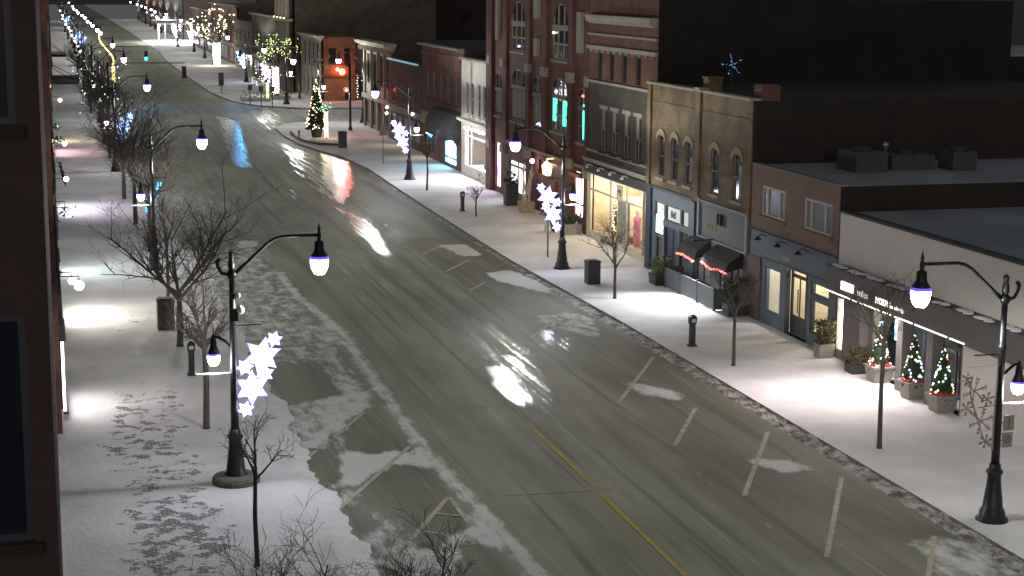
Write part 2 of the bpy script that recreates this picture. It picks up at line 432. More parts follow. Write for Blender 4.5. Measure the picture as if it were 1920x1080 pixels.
wf = math_(n, 'MULTIPLY', wf, math_(n, 'SUBTRACT', 1.0, math_(n, 'MULTIPLY', sf, .85)))
n.links.new(mixf(n, wf, mixf(n, sf, .66, .8), mixf(n, gr, .15, .36)), p.inputs['Roughness'])
n.links.new(mixf(n, wf, mixf(n, sf, .22, .12), .40), p.inputs['Specular IOR Level'])
hh = math_(n, 'MULTIPLY_ADD', sf, 1.2, math_(n, 'MULTIPLY_ADD', gr, .3, math_(n, 'MULTIPLY', fi, .3)))
b = N(n, 'ShaderNodeBump'); b.inputs['Distance'].default_value = .03
n.links.new(mixf(n, wf, .5, .15), b.inputs['Strength']); n.links.new(hh, b.inputs['Height']); n.links.new(b.outputs[0], p.inputs['Normal'])
mRoad = m
grid_mesh('road', XX, YY, .008*np.clip((blur(snow, 1)-.5)/.4, 0, 1)+.0008*np.sin(XX*9.1)*np.sin(YY*5.3)*(snow > .5), mRoad, dict(snow=snow, wet=wet, dark=dark))
# crossing street
cx, cy = np.meshgrid(np.arange(24.0, 160, 2.0), np.arange(154, 173.1, .6))
grid_mesh('cross_street', cx, cy, -.004, mRoad, dict(snow=np.full(cx.shape, .62), wet=np.full(cx.shape, .2)))

# pavements under trodden snow
def snow_pave(name, bare_tint):
    m, n, p = new_mat(name)
    a = N(n, 'ShaderNodeAttribute', attribute_name='bare').outputs['Fac']
    g = N(n, 'ShaderNodeNewGeometry')
    f1 = noise(n, 2.2, 5, .6); f2 = noise(n, 7, 4, .6); f3 = noise(n, .35, 3); gr = noise(n, 40, 3, .7)
    br = N(n, 'ShaderNodeTexBrick'); n.links.new(g.outputs['Position'], br.inputs['Vector'])
    br.inputs['Scale'].default_value = 1; br.inputs['Brick Width'].default_value = .22; br.inputs['Row Height'].default_value = .11
    br.inputs['Mortar Size'].default_value = .012
    br.inputs['Color1'].default_value = (*bare_tint, 1); br.inputs['Color2'].default_value = (*[x*.8 for x in bare_tint], 1); br.inputs['Mortar'].default_value = (.45, .45, .46, 1)
    k = math_(n, 'MULTIPLY_ADD', f2, .4, math_(n, 'MULTIPLY_ADD', f1, 1.0, math_(n, 'MULTIPLY_ADD', a, .50, -1.135)))
    bf = ramp(n, k, .02, .09)
    bf = math_(n, 'MULTIPLY', bf, ramp(n, a, .05, .3))
    sn = mix(n, ramp(n, math_(n, 'MULTIPLY_ADD', f3, .7, math_(n, 'MULTIPLY', gr, .3)), .3, .7), (.56, .56, .565), (.79, .78, .80))
    n.links.new(mix(n, math_(n, 'MULTIPLY', bf, .88), sn, br.outputs['Color']), p.inputs['Base Color'])
    p.inputs['Roughness'].default_value = .85; p.inputs['Specular IOR Level'].default_value = .25
    h = math_(n, 'MULTIPLY_ADD', bf, -1.2, math_(n, 'MULTIPLY_ADD', f2, .8, math_(n, 'MULTIPLY_ADD', f1, 1.2, math_(n, 'MULTIPLY', gr, .25))))
    bump(n, p, h, .55, .06)
    return m
mPave = snow_pave('snowy_pavement', (.085, .07, .064))
KZ = .12
def pave(name, poly, xr, yr, dx, dy, bare_f):
    """raised slab: an attribute grid clipped to the kerb outline, with a kerb face"""
    import bmesh
    b = bmesh.new()
    vs = [b.verts.new((x, y, KZ)) for x, y in poly]; f = b.faces.new(vs)
    bmesh.ops.recalc_face_normals(b, faces=b.faces)
    if f.normal.z < 0: f.normal_flip()
    for x in np.arange(xr[0], xr[1], dx): bmesh.ops.bisect_plane(b, geom=b.verts[:]+b.edges[:]+b.faces[:], plane_co=(x, 0, 0), plane_no=(1, 0, 0))
    for y in np.arange(yr[0], yr[1], dy): bmesh.ops.bisect_plane(b, geom=b.verts[:]+b.edges[:]+b.faces[:], plane_co=(0, y, 0), plane_no=(0, 1, 0))
    me = bpy.data.meshes.new(name); b.to_mesh(me); b.free()
    co = np.empty(len(me.vertices)*3, np.float32); me.vertices.foreach_get('co', co); co = co.reshape(-1, 3)
    t = me.attributes.new('bare', 'FLOAT', 'POINT'); t.data.foreach_set('value', bare_f(co[:, 0], co[:, 1]).astype(np.float32))
    me.materials.append(mPave); o = bpy.data.objects.new(name, me); COL.objects.link(o); struct(o)
    k = MB()
    for i in range(len(poly)):
        (x0, y0), (x1, y1) = poly[i], poly[(i+1) % len(poly)]
        if min(y0, y1) > 12 or True: k.quad((x0, y0, -.02), (x1, y1, -.02), (x1, y1, KZ-.001), (x0, y0, KZ-.001))
    return k
mKerb = plain('kerb_stone', (.16, .15, .135), .85, .4, 3, .3)
RIGHT = [(21.1, 15), (21.15, 60), (20.85, 75), (21.1, 95), (21.3, 104), (21.6, 115), (21.2, 124), (20.3, 128.5), (19.5, 134.4), (19.33, 142.6), (19.6, 149), (20.8, 153.3), (22.6, 155.4), (28, 154.8), (46, 154.4), (46, 15)]
FARR = [(26, 172.2), (21.5, 177), (19.5, 184), (18.6, 200), (18.9, 250), (19.2, 280), (20.2, 309), (21, 436), (21, 900), (46, 900), (46, 172.2)]
LEFT = [(-6, 15), (6.2, 15), (6.2, 36), (6.15, 60), (6.2, 140), (7.2, 165), (7.4, 300), (7.4, 900), (-6, 900)]
def bareL(x, y):
    w = np.exp(-((x-2.5-.25*np.sin(y*.5))/1.75)**4)
    a = w*np.interp(y, [20, 34, 40, 43, 46, 52, 55, 62, 66, 70], [1, 1, .95, .8, .92, .86, .45, .62, .7, 0])
    a = np.maximum(a, .7*np.exp(-((x-5.4)/.5)**2)*((y < 41) & (y > 30)))
    return np.maximum(a, .55*np.exp(-((x-4.6)/.6)**2)*((y > 40) & (y < 55)))
def bareR(x, y):
    e = np.interp(y, [15, 60, 75, 95, 104, 115], [21.1, 21.15, 20.85, 21.1, 21.3, 21.6])
    a = .8*np.exp(-((x-e-.15)/.22)**2)*np.interp(y, [20, 40, 66, 75, 90], [.9, 1, 1, .7, .4])
    a += .5*np.exp(-((x-22.1-.1*np.sin(y*.7))/.16)**2)*((y > 38) & (y < 68))
    a += .36*np.exp(-((x-24.3-.5*np.sin(y*.33))/.45)**2)*((y > 30) & (y < 110))
    return a*(y < 125)
kb = pave('sidewalk', RIGHT, (20, 26.5, 1), (20, 130, 1), .3, .8, bareR)
k2 = pave('sidewalk', FARR, (20, 46, 1), (180, 900, 1), 5, 40, lambda x, y: x*0)
k3 = pave('sidewalk', LEFT, (0, 6.2, 1), (16, 90, 1), .3, .6, bareL)
kb.v, kb.f = kb.v, kb.f
for q in (k2, k3):
    o_ = len(kb.v); kb.v += q.v; kb.f += [tuple(i+o_ for i in f) for f in q.f]
struct(kb.build('kerb', mKerb))

# churned slush along the kerb
def slush(name, pts, half, hmax, seed, m):
    rng = random.Random(seed); mb = MB()
    L = 0; seq = []
    for (x0, y0), (x1, y1) in zip(pts, pts[1:]):
        k = max(2, int(abs(y1-y0)/.22))
        for i in range(k): seq.append((x0+(x1-x0)*i/k, y0+(y1-y0)*i/k))
    M = 9; rows = []
    for x, y in seq:
        r = []
        for j in range(M):
            t = j/(M-1)*2-1
            h = max(0, (1-t*t))*hmax*(.15+rng.random()*.9)*(.45+.55*math.sin(x*9+y*1.7)**2)
            mb.v.append((x+t*half+rng.uniform(-.05, .05), y+rng.uniform(-.07, .07), .004+h)); r.append(len(mb.v)-1)
        rows.append(r)
    for a, b in zip(rows, rows[1:]):
        for j in range(M-1): mb.f.append((a[j], a[j+1], b[j+1], b[j]))
    o = mb.build(name, m); o['kind'] = 'stuff'; return o
m, n, p = new_mat('dirty_slush')
f = noise(n, 5.5, 5, .7); f2 = noise(n, 16, 4, .7)
kk = ramp(n, math_(n, 'MULTIPLY_ADD', f2, .4, math_(n, 'MULTIPLY', noise(n, 2.2, 4, .65), .7)), .44, .66)
n.links.new(mix(n, kk, (.075, .062, .045), (.42, .42, .40)), p.inputs['Base Color']); p.inputs['Roughness'].default_value = .7
slush('slush_ridge', [(21.0, 22), (21.0, 60), (20.85, 66), (20.8, 68)], .36, .13, 3, m)
slush('slush_ridge', [(20.78, 68.2), (20.75, 76), (21.0, 95), (21.2, 104), (21.5, 114)], .16, .05, 5, m)

# drifted snow hiding the kerb of the tree side pavement
def drift(pts, half, seed):
    rng = random.Random(seed); mb = MB(); M = 11; rows = []
    for i in range(int((pts[1]-pts[0])/.3)):
        y = pts[0]+i*.3; w = half*(.62+.2*math.sin(y*.53)+.16*math.sin(y*1.37+2)+.11*math.sin(y*3.1)+rng.uniform(-.13, .13)); r = []
        for j in range(M):
            u = j/(M-1); x = 5.95+u*(.35+max(w, .15)); h = .126*max(0.0, 1-max(0, (x-6.16)/max(w+.14, .2)))**.8 if x > 6.16 else .126
            mb.v.append((x, y+rng.uniform(-.04, .04), max(.004, h+rng.uniform(-.004, .006)) if j < M-1 else .003)); r.append(len(mb.v)-1)
        rows.append(r)
    for a, b in zip(rows, rows[1:]):
        for j in range(M-1): mb.f.append((a[j], a[j+1], b[j+1], b[j]))
    o = mb.build('snow_drift', plain('drift_snow', (.68, .68, .70), .85, .12, 2.5, .3), None, True); o['kind'] = 'stuff'
drift((24, 82), .62, 4)

# paint on the road
mYellow = plain('worn_yellow_paint', (.42, .30, .055), .7, .35, 3, .1)
mYellowFaint = plain('faint_yellow_paint', (.19, .165, .06), .7, .45, 2, .1)
mWhitePaint = plain('worn_white_paint', (.40, .38, .31), .75, .35, 3, .1)
def strip(mb, a, b, w, z=.012):
    a = Vector((*a, z)); b = Vector((*b, z)); d = (b-a).normalized(); s = Vector((-d.y, d.x, 0))*w/2
    mb.quad(a-s, b-s, b+s, a+s)
mk = MB(); strip(mk, (13.22, 26), (13.43, 39.5), .11); strip(mk, (13.46, 40.15), (13.55, 46.8), .10); strip(mk, (13.46, 39.96), (13.9, 39.95), .14)
struct(mk.build('road_marking', mYellow))
mk = MB()
for i in range(8): strip(mk, (13.56+.02*i, 46.9+3.6*i), (13.57+.02*i, 49.6+3.6*i+.6), .08)
struct(mk.build('road_marking', mYellowFaint))
mk = MB()
for a, b in (((5.88, 38.57), (9.56, 45.14)), ((6.02, 43.73), (6.95, 45.39)), ((7.67, 46.66), (9.04, 49.28)), ((7.0, 35.5), (9.53, 40.24)), ((7.2, 70.4), (9.94, 75.02)), ((7.24, 80.9), (9.94, 83.93)),
             ((16.96, 43.47), (19.14, 47.34)), ((16.97, 38.51), (20.16, 44.17)), ((16.95, 33.67), (20.18, 39.41)), ((17.02, 48.55), (20.34, 54.42)), ((17.24, 73.33), (19.13, 76.42)), ((17.16, 68.53), (18.32, 70.25)),
             ((17.22, 78.32), (18.70, 80.71)), ((18.0, 31.0), (20.14, 34.42)), ((17.0, 58.5), (18.9, 61.6))):
    strip(mk, a, b, .13)
strip(mk, (9.57, 40.25), (9.54, 38.02), .12, .016); strip(mk, (8.93, 39.03), (9.47, 38.68), .10, .016); strip(mk, (8.29, 37.75), (8.63, 37.54), .10, .016)
struct(mk.build('road_marking', mWhitePaint))
mk = MB()
for y, x0, x1 in ((49.05, 11.6, 14.8), (40.0, 11.0, 13.3), (58, 12, 15)): strip(mk, (x0, y), (x1, y-.15), .05, .006)
struct(mk.build('road_marking', plain('tar_seam', (.02, .02, .02), .5, .2, 3, 0)))
# ------------------------------------------------------------------ street lamps
def batwing(l, power):
    """street lantern optics: the refractor throws more light sideways than straight down and cuts off near the horizontal"""
    d = l.data; d.use_nodes = True; n = d.node_tree; n.nodes.clear()
    o = N(n, 'ShaderNodeOutputLight'); e = N(n, 'ShaderNodeEmission'); n.links.new(e.outputs[0], o.inputs[0])
    t = N(n, 'ShaderNodeTexCoord'); s = N(n, 'ShaderNodeSeparateXYZ'); n.links.new(t.outputs['Normal'], s.inputs[0])
    c = math_(n, 'ABSOLUTE', s.outputs[2])
    k = math_(n, 'DIVIDE', 1.0, math_(n, 'MAXIMUM', math_(n, 'MULTIPLY', c, c), .11))
    k = math_(n, 'MULTIPLY', k, ramp(n, c, .06, .24))
    n.links.new(k, e.inputs['Strength'])
LAMPC = (1.0, .99, .90)
def street_lamp(s, label, loc, P=170, PL=92):
    t = thing('street_lamp', label, 'street lamp', loc, 'street lamps')
    x0, y0 = loc[0], loc[1]
    b = MB().lathe(x0, y0, [(.40, .12), (.40, .17), (.33, .22), (.31, .36), (.25, .45), (.22, .72), (.175, 1.05), (.165, 1.28), (.205, 1.32), (.205, 1.38), (.15, 1.42), (.13, 1.55)], 16)
    b.build('base', mBlack, t, True)
    MB().lathe(x0, y0, [(.105, 1.5), (.1, 2.6), (.085, 4.4), (.105, 4.42), (.105, 4.5), (.08, 4.52), (.072, 5.5), (.11, 5.55), (.13, 5.63), (.1, 5.72)], 12).build('post', mBlack, t, True)
    MB().lathe(x0, y0, [(.06, 5.7), (.09, 5.8), (.085, 5.95), (.05, 6.05), (.075, 6.1), (.07, 6.18), (.0, 6.24)], 10).build('finial', mBlack, t, True)
    a = MB().tube([(x0+s*.05, y0, 5.6), (x0+s*.42, y0, 5.92), (x0+s*.95, y0, 6.4), (x0+s*1.12, y0, 6.5), (x0+s*1.32, y0, 6.55), (x0+s*2.24, y0, 6.56)], [.055, .05, .045, .045, .045, .04], 8)
    a.build('arm', mBlack, t, True)
    MB().tube([(x0-s*.05, y0, 5.6), (x0-s*.25, y0, 5.66), (x0-s*.34, y0, 5.82), (x0-s*.36, y0, 5.95), (x0-s*.30, y0, 6.03)], [.05, .045, .04, .05, .055], 7).build('scroll', mBlack, t, True)
    gx = x0+s*2.26
    h = MB().lathe(gx, y0, [(.0, 6.92), (.02, 6.8), (.045, 6.72), (.035, 6.64), (.06, 6.58), (.05, 6.45), (.05, 6.42), (.12, 6.38), (.13, 6.18), (.145, 6.14), (.20, 6.06), (.235, 6.01)], 16)
    h.build('lantern_hood', mBlack, t, True)
    MB().lathe(gx, y0, [(.236, 6.01), (.245, 5.97), (.243, 5.935)], 18).build('halo_ring', mGlobeHalo, t, True)  # added glowing ring, a painted halo above the globe
    MB().lathe(gx, y0, [(.235, 5.935), (.238, 5.85), (.225, 5.74), (.18, 5.62), (.12, 5.54), (.0, 5.52)], 18).build('globe', mGlobe, t, True)
    # pedestrian lantern on the pavement side
    lx = x0-s*.50
    MB().tube([(x0-s*.06, y0, 3.72), (x0-s*.2, y0, 3.88), (x0-s*.34, y0, 3.98), (lx, y0, 4.02)], .035, 7).build('short_arm', mBlack, t, True)
    MB().lathe(lx, y0, [(.0, 4.1), (.04, 4.05), (.04, 3.98), (.08, 3.92), (.09, 3.76), (.13, 3.66), (.165, 3.58)], 14).build('lantern_hood', mBlack, t, True)
    MB().lathe(lx, y0, [(.166, 3.58), (.172, 3.555), (.170, 3.53)], 16).build('halo_ring', mGlobeHalo, t, True)
    MB().lathe(lx, y0, [(.165, 3.53), (.168, 3.46), (.15, 3.36), (.10, 3.27), (.0, 3.24)], 16).build('globe', mGlobe, t, True)
    MB().box(x0-s*.08, y0-.05, 3.02, x0-s*.95, y0+.05, 3.055).build('banner_bracket', mWhiteTrim, t)
    MB().box(x0+s*.1, y0-.012, 4.27, x0+s*.75, y0+.012, 4.295).build('banner_rod', mBlack, t)
    l = lamp('POINT', (gx, y0, 5.36), P, LAMPC, t, .15); batwing(l, P)
    l = lamp('POINT', (lx, y0, 3.16), PL, (1.0, .95, .95), t, .10)
    return t
lampL = street_lamp(+1, 'black lamp post on a round stone plinth beside the bright row of white snowflakes', (4.40, 42.54, 0))
lampR = street_lamp(-1, 'black lamp post by the canopy shop with two grey plates and an unlit wire ornament', (21.95, 34.87, 0))
LP = [(4.45, 76.3, 'black lamp post behind the wide bare tree and the brown bin'), (4.45, 117, 'black lamp post hung with blue snowflakes among dense bare trees'),
      (4.8, 158, 'black lamp post just past the overhead signal box on the tree side'), (5.2, 193, 'black lamp post beside the far green signal on the tree side'),
      (5.3, 236, 'black lamp post by the branch wrapped in yellow lights'), (5.4, 275, 'black lamp post beyond the yellow lit branch'), (5.4, 304, 'third last black lamp post along the tree lined pavement'),
      (5.4, 380, 'second last black lamp post along the tree lined pavement'), (5.4, 430, 'last black lamp post along the tree lined pavement')]
for x, y, lb in LP: dup(lampL, (x, y, 0), lb)
RP = [(22.5, 72.4, 'black lamp post between the box bin and the clothing shop'), (23.0, 108.2, 'black lamp post outside the blue lit window with a large snowflake cluster'),
      (28.3, 153.5, 'black lamp post on the side street corner by the bracketed cornice'), (24.1, 153.2, 'black lamp post beside the trees lit at the crossing'),
      (24.6, 178, 'black lamp post in front of the pilastered corner shop'), (25.0, 218, 'black lamp post by the tree with the brightest lit trunk'), (25.2, 262, 'black lamp post behind the tree with several lit limbs'),
      (26.4, 311, 'fifth last black lamp post along the shop side'), (25.4, 336, 'fourth last black lamp post along the shop side'), (27.6, 366, 'third last black lamp post along the shop side'), (28, 422, 'second last black lamp post along the shop side'), (29.5, 512, 'last black lamp post along the shop side')]
for x, y, lb in RP: dup(lampR, (x, y, 0), lb)
for x, y in ((5.4, 252), (5.6, 288), (5.6, 330), (5.6, 352), (5.7, 405), (5.9, 470), (6.0, 540)): dup(lampL, (x, y, 0), 'far black lamp post in the crowd of globes at the tree side street end')
for x, y in ((26.0, 286), (27.2, 395), (28.6, 455), (29.0, 480), (30, 560)): dup(lampR, (x, y, 0), 'far black lamp post in the crowd of globes at the shop side street end')

# plinth and small boxes on the first post
pl = MB().lathe(4.40, 42.54, [(.62, .12), (.62, .24), (.58, .30), (.42, .34)], 20).build('lamp_plinth', plain('plinth_stone', (.13, .12, .11), .9, .4, 9, .3), None, False)
tag(pl, 'low round stone plinth dusted with snow under a lamp post', 'plinth')
t = thing('pole_camera', 'pair of pale camera domes clipped to the lamp post above the lit snowflakes', 'camera', (4.40, 42.4, 4.6))
MB().box(4.30, 42.3, 4.44, 4.52, 42.44, 4.75).build('bracket', mBlack, t); MB().box(4.36, 42.36, 5.0, 4.46, 42.46, 5.14).build('bracket', mBlack, t)
MB().ball((4.58, 42.34, 4.72), .11, 1.1).build('dome', mWhiteTrim, t, True); MB().ball((4.53, 42.38, 5.1), .07, 1.1).build('dome', mWhiteTrim, t, True)

# ------------------------------------------------------------------ snowflake ornaments on the posts
def star(cx, cz, r, a0, inner=.52, pts=6):
    return [(cx+(r if k % 2 == 0 else r*inner)*math.cos(a0+PI*k/pts), cz+(r if k % 2 == 0 else r*inner)*math.sin(a0+PI*k/pts)) for k in range(pts*2)]
FL = [(1.05, 3.88, .21, .2), (.73, 3.46, .46, .3), (.28, 3.18, .22, .1), (.80, 2.99, .23, .35), (.46, 2.62, .43, .52), (.28, 2.06, .22, .25)]
def ornament(s, label, loc, m, rim, group='lit snowflake ornaments on the lamp posts'):
    t = thing('snowflake_ornament', label, 'light ornament', loc, group)
    x0, y0 = loc[0], loc[1]
    for dx, z, r, a in FL:
        if group == 'bulb':
            q = MB(); rng = random.Random(int(dx*100))
            for k in range(int(20+r*60)):
                u = rng.uniform(.1, 1); b = a+PI*rng.randrange(6)/3+rng.uniform(-.3, .3)*(1-u*.6)
                q.octa((x0+s*dx+r*u*math.cos(b), y0-.03, z+r*u*math.sin(b)), .045)
            q.build('snowflake', m, t)
        else: MB().platey(star(x0+s*dx, z, r*.74, a), y0-.05, y0-.005).build('snowflake', m, t)
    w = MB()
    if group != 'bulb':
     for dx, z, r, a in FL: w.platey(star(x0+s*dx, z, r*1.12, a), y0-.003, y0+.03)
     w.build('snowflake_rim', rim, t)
    t['group'] = 'lit snowflake ornaments on the lamp posts'
    MB().tube([(x0+s*.12, y0+.04, 2.05), (x0+s*.4, y0+.04, 2.3), (x0+s*.6, y0+.04, 2.9), (x0+s*.72, y0+.04, 3.5), (x0+s*1.05, y0+.04, 3.9)], .02, 5).tube([(x0+s*.09, y0+.04, 3.2), (x0+s*.6, y0+.04, 3.2)], .015, 4).tube([(x0+s*.09, y0+.04, 2.5), (x0+s*.5, y0+.04, 2.5)], .015, 4).build('wire_frame', mWire, t)
    return t
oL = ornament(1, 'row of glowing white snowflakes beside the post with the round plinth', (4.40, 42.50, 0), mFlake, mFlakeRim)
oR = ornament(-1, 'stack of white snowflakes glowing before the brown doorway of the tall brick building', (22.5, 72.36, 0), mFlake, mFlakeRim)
dup(oR, (23.0, 108.1, 0), 'cluster of white snowflakes glowing beside the blue lit window')
for x, y, lb in ((24.1, 186, 'bluish white snowflakes by the low hedge planter past the crossing'), (25.0, 217.9, 'white snowflakes beside the brightest lit trunk'),
                 (26.4, 310.9, 'white snowflakes in front of a far bright shop floor'), (25.4, 335.9, 'white snowflakes on a far post above the bright shop floor'),
                 (27.6, 365.9, 'slanted white snowflakes high up the far street'), (28, 421.9, 'small blue white snowflakes near the end of the shop side')):
    dup(oR, (x, y, 0), lb)
oB = ornament(1, 'blue snowflakes glowing through the dense bare trees', (4.45, 116.9, 0), mFlakeBlue, mFlakeRim, 'bulb')
oC = ornament(1, 'cyan snowflakes half hidden behind tree trunks', (4.5, 84.5, .9), mFlakeCyan, mFlakeCyan, 'bulb'); oC.scale = (.72, .72, .72)
for x, y, lb in ((5.4, 274.9, 'blue snowflakes above the far tree lined pavement'), (5.4, 303.9, 'blue snowflakes on the third last post of the tree side'), (5.4, 429.9, 'blue snowflakes on the last post of the tree side')):
    dup(oB, (x, y, 0), lb)
# the unlit one
t = thing('snowflake_ornament', 'unlit wire snowflake ornament hanging on the post by the canopy shop', 'light ornament', (21.95, 34.83, 0))
w = MB(); x0, y0 = 21.95, 34.80
def wflake(cx, cz, r):
    for k in range(6):
        a = PI*k/3+.3; e = (cx+r*math.cos(a), y0, cz+r*math.sin(a)); w.tube([(cx, y0, cz), e], .014, 4)
        for q in (.5, .75):
            for d in (.7, -.7):
                w.tube([(cx+r*q*math.cos(a), y0, cz+r*q*math.sin(a)), (cx+r*q*math.cos(a)+r*.28*math.cos(a+d), y0, cz+r*q*math.sin(a)+r*.28*math.sin(a+d))], .010, 4)
for dx, z, r in ((.95, 3.72, .17), (.72, 3.42, .34), (.36, 3.2, .18), (.9, 3.0, .18), (.5, 2.66, .34), (.35, 2.15, .18)): wflake(x0-dx, z, r)
w.build('snowflake', mWire, t)
MB().tube([(x0-.14, y0, 2.0), (x0-.4, y0, 2.2), (x0-.6, y0, 2.7), (x0-.85, y0, 3.4), (x0-.8, y0, 3.75), (x0-1.0, y0, 3.78)], .018, 5).tube([(x0-.14, y0+.02, 1.9), (x0-.12, y0+.02, 4.0)], .03, 5).tube([(x0-.1, y0, 4.05), (x0-1.0, y0, 4.02)], .012, 4).tube([(x0-.1, y0, 3.05), (x0-.6, y0, 3.0)], .01, 4).build('wire_frame', mWire, t)
# two plates on the same post
t = thing('parking_sign', 'two grey parking plates one above the other on the post by the canopy shop', 'sign', (22.1, 34.75, 2.0))
MB().box(22.04, 34.74, 2.40, 22.32, 34.76, 2.78).build('plate', mSignGrey, t); MB().box(22.02, 34.74, 1.98, 22.30, 34.76, 2.35).build('plate', mSignGrey, t)
w = MB().box(22.17, 34.730, 2.53, 22.20, 34.738, 2.72).box(22.165, 34.730, 2.45, 22.205, 34.738, 2.49)
for k in range(20):
    a0, a1 = 2*PI*k/20, 2*PI*(k+1)/20
    w.tube([(22.16+.085*math.cos(a0), 34.735, 2.18+.085*math.sin(a0)), (22.16+.085*math.cos(a1), 34.735, 2.18+.085*math.sin(a1))], .011, 4, False)
w.tube([(22.10, 34.735, 2.12), (22.22, 34.735, 2.24)], .011, 4).build('symbol', plain('sign_ink', (.10, .11, .10), .6, .1, 4, 0), t)
MB().tube([(21.95, 34.8, 2.6), (22.1, 34.75, 2.6)], .015, 4).tube([(21.95, 34.8, 2.15), (22.1, 34.75, 2.15)], .015, 4).build('clamp', mBlack, t)

# ------------------------------------------------------------------ trees
def bare_tree(label, base, h, fork, rad, seed, trunk_r=.07, limbs=6, dens=1.0, spread=1.0, flat=0.0, lean=(0, 0), name='bare_tree', cat='tree', group='bare street trees', mt=None, up=.55, twigs=True, maxd=3):
    rng = random.Random(seed); x0, y0 = base
    t = thing(name, label, cat, (x0, y0, KZ), group)
    top = Vector((x0+lean[0], y0+lean[1], KZ+fork))
    tr = MB(); mid = Vector((x0, y0, KZ)).lerp(top, .5)+Vector((rng.uniform(-.04, .04), rng.uniform(-.04, .04), 0))
    tr.tube([(x0, y0, KZ-.05), (x0, y0, KZ+.08), mid, top], [trunk_r*1.5, trunk_r*1.15, trunk_r, trunk_r*.85], 8)
    tr.build('trunk', mt or mBark, t, True)
    br = MB(); tips = []; nodes = []
    def grow(p, d, L, r, dep):
        pts = [p.copy()]; rr = [r]; q = p.copy(); dd = d.copy(); K = 4 if dep < 2 else 3
        for k in range(K):
            dd = (dd+Vector((rng.uniform(-.22, .22), rng.uniform(-.22, .22), rng.uniform(-.06, .20)))).normalized()
            q = q+dd*L/K; pts.append(q.copy()); rr.append(max(r*(1-.68*(k+1)/K), .004))
        br.tube(pts, rr, 5 if dep == 0 else (4 if dep == 1 else 3), False)
        nodes.append((dep, pts)); tips.append(q)
        if dep >= maxd: return
        nb = int((5 if dep == 0 else 4 if dep == 1 else 3)*dens+rng.random())
        for i in range(nb):
            u = rng.uniform(.22, 1.0); k = min(int(u*K), K-1); s = pts[k].lerp(pts[k+1], u*K-k)
            side = Vector((rng.gauss(0, 1), rng.gauss(0, 1), rng.gauss(.25, .6))); side = (side-dd*side.dot(dd)).normalized()
            nd = (dd*.75+side*rng.uniform(.55, 1.0)).normalized()
            grow(s, nd, L*rng.uniform(.42, .62), rr[k]*.6, dep+1)
    H = h-fork
    for i in range(limbs):
        a = 2*PI*(i+rng.uniform(-.25, .25))/limbs; el = (rng.uniform(.35, 1.0) if i < limbs-1 else 1.25)*(1-flat)
        hor = math.cos(el); d = Vector((math.cos(a)*hor, math.sin(a)*hor, math.sin(el)+up*.4)).normalized()
        L = min(rad/max(abs(hor), .3), H*spread)*rng.uniform(.68, .95)
        st = top-Vector((0, 0, rng.uniform(0, .25)*min(fork, 1.5)))
        grow(st, d, L, trunk_r*.62, 0)
    br.build('branches', mTwig, t)
    return t, tips, nodes, top
RT = [((22.45, 64.8), 3.95, 1.45, 1.25, 'slim bare tree standing by the dark box bin in front of the clothing shop', .065, 11), ((22.38, 52.05), 3.55, 2.0, 1.15, 'bare sapling with upswept twigs before the glass door shop', .06, 12),
      ((22.32, 41.39), 5.2, 3.3, 1.3, 'tall thin bare tree whose trunk crosses the bright snow under the canopy', .065, 13), ((22.93, 90), 2.5, 1.0, .7, 'small bare tree beside the slim black meter', .045, 14),
      ((22.86, 102.3), 3.6, 2.3, .75, 'straight bare tree just short of the blue lit window', .06, 15), ((22.78, 75.6), 3.0, 2.2, .5, 'thin sapling stem under the stack of white snowflakes', .035, 17)]
for b_, h, f_, r_, lb, tr_, sd in RT: bare_tree(lb, b_, h, f_, r_, sd, tr_, 6, 1.0)
LT = [((4.15, 36.0), 3.7, 2.3, 1.0, 'slender bare tree with its trunk on the blue tinted snow by the plinth lamp', .05, 21, 5, .9), ((4.29, 59.6), 4.4, 2.0, 3.3, 'wide spreading bare tree beside the brown bin', .10, 22, 8, 1.25),
      ((4.15, 48.1), 4.7, 2.7, 1.1, 'dense upright bare tree with a pale trunk behind the lower lamp globe', .085, 23, 8, 1.3), ((4.5, 68.5), 4.6, 2.6, 1.6, 'bare tree with a thin straight trunk next to the second lamp post', .06, 24, 6, 1.0),
      ((3.9, 27.2), 3.75, 1.5, 1.35, 'bare tree crown reaching up over the trodden snow at the picture edge', .06, 25, 7, 1.2), ((6.5, 28.6), 3.1, 1.4, 1.25, 'leaning bare tree crown over the parking stall lines at the picture edge', .06, 26, 6, 1.2)]
for b_, h, f_, r_, lb, tr_, sd, li, dn in LT: bare_tree(lb, b_, h, f_, r_, sd, tr_, li, dn, 1.6 if sd == 22 else 1.0, .42 if sd == 22 else 0.0, mt=plain('pale_bark', (.085, .075, .066), .9, .3, 8, .4) if sd == 23 else None)
FT = [((4.6, 81.5), 5.8, 2.5, 2.3, 'bare tree with a thick dark trunk past the second lamp post'), ((4.4, 91), 6.3, 2.4, 2.5, 'dense bare tree just past the cyan snowflakes'), ((4.3, 102), 6.5, 2.6, 2.6, 'densest bare tree in the cluster before the blue snowflakes'),
      ((4.4, 126), 6.4, 2.8, 2.3, 'bare tree with green and white bulbs just past the blue snowflakes'), ((4.4, 138), 6.4, 2.8, 2.2, 'bare tree dotted with bulbs before the overhead signal box'), ((4.6, 149), 6.3, 2.6, 2.1, 'bare tree with small bulbs under the signal arm'),
      ((4.3, 170), 6.0, 2.6, 2.0, 'bare tree past the overhead signal box'), ((4.5, 184), 6.0, 2.6, 2.0, 'bare tree short of the far green signal'), ((4.4, 204), 6.0, 2.4, 2.0, 'bare tree beside the tree side flagpole awnings'), ((4.2, 224), 5.8, 2.4, 2.0, 'last dark bare tree before the yellow lit branch')]
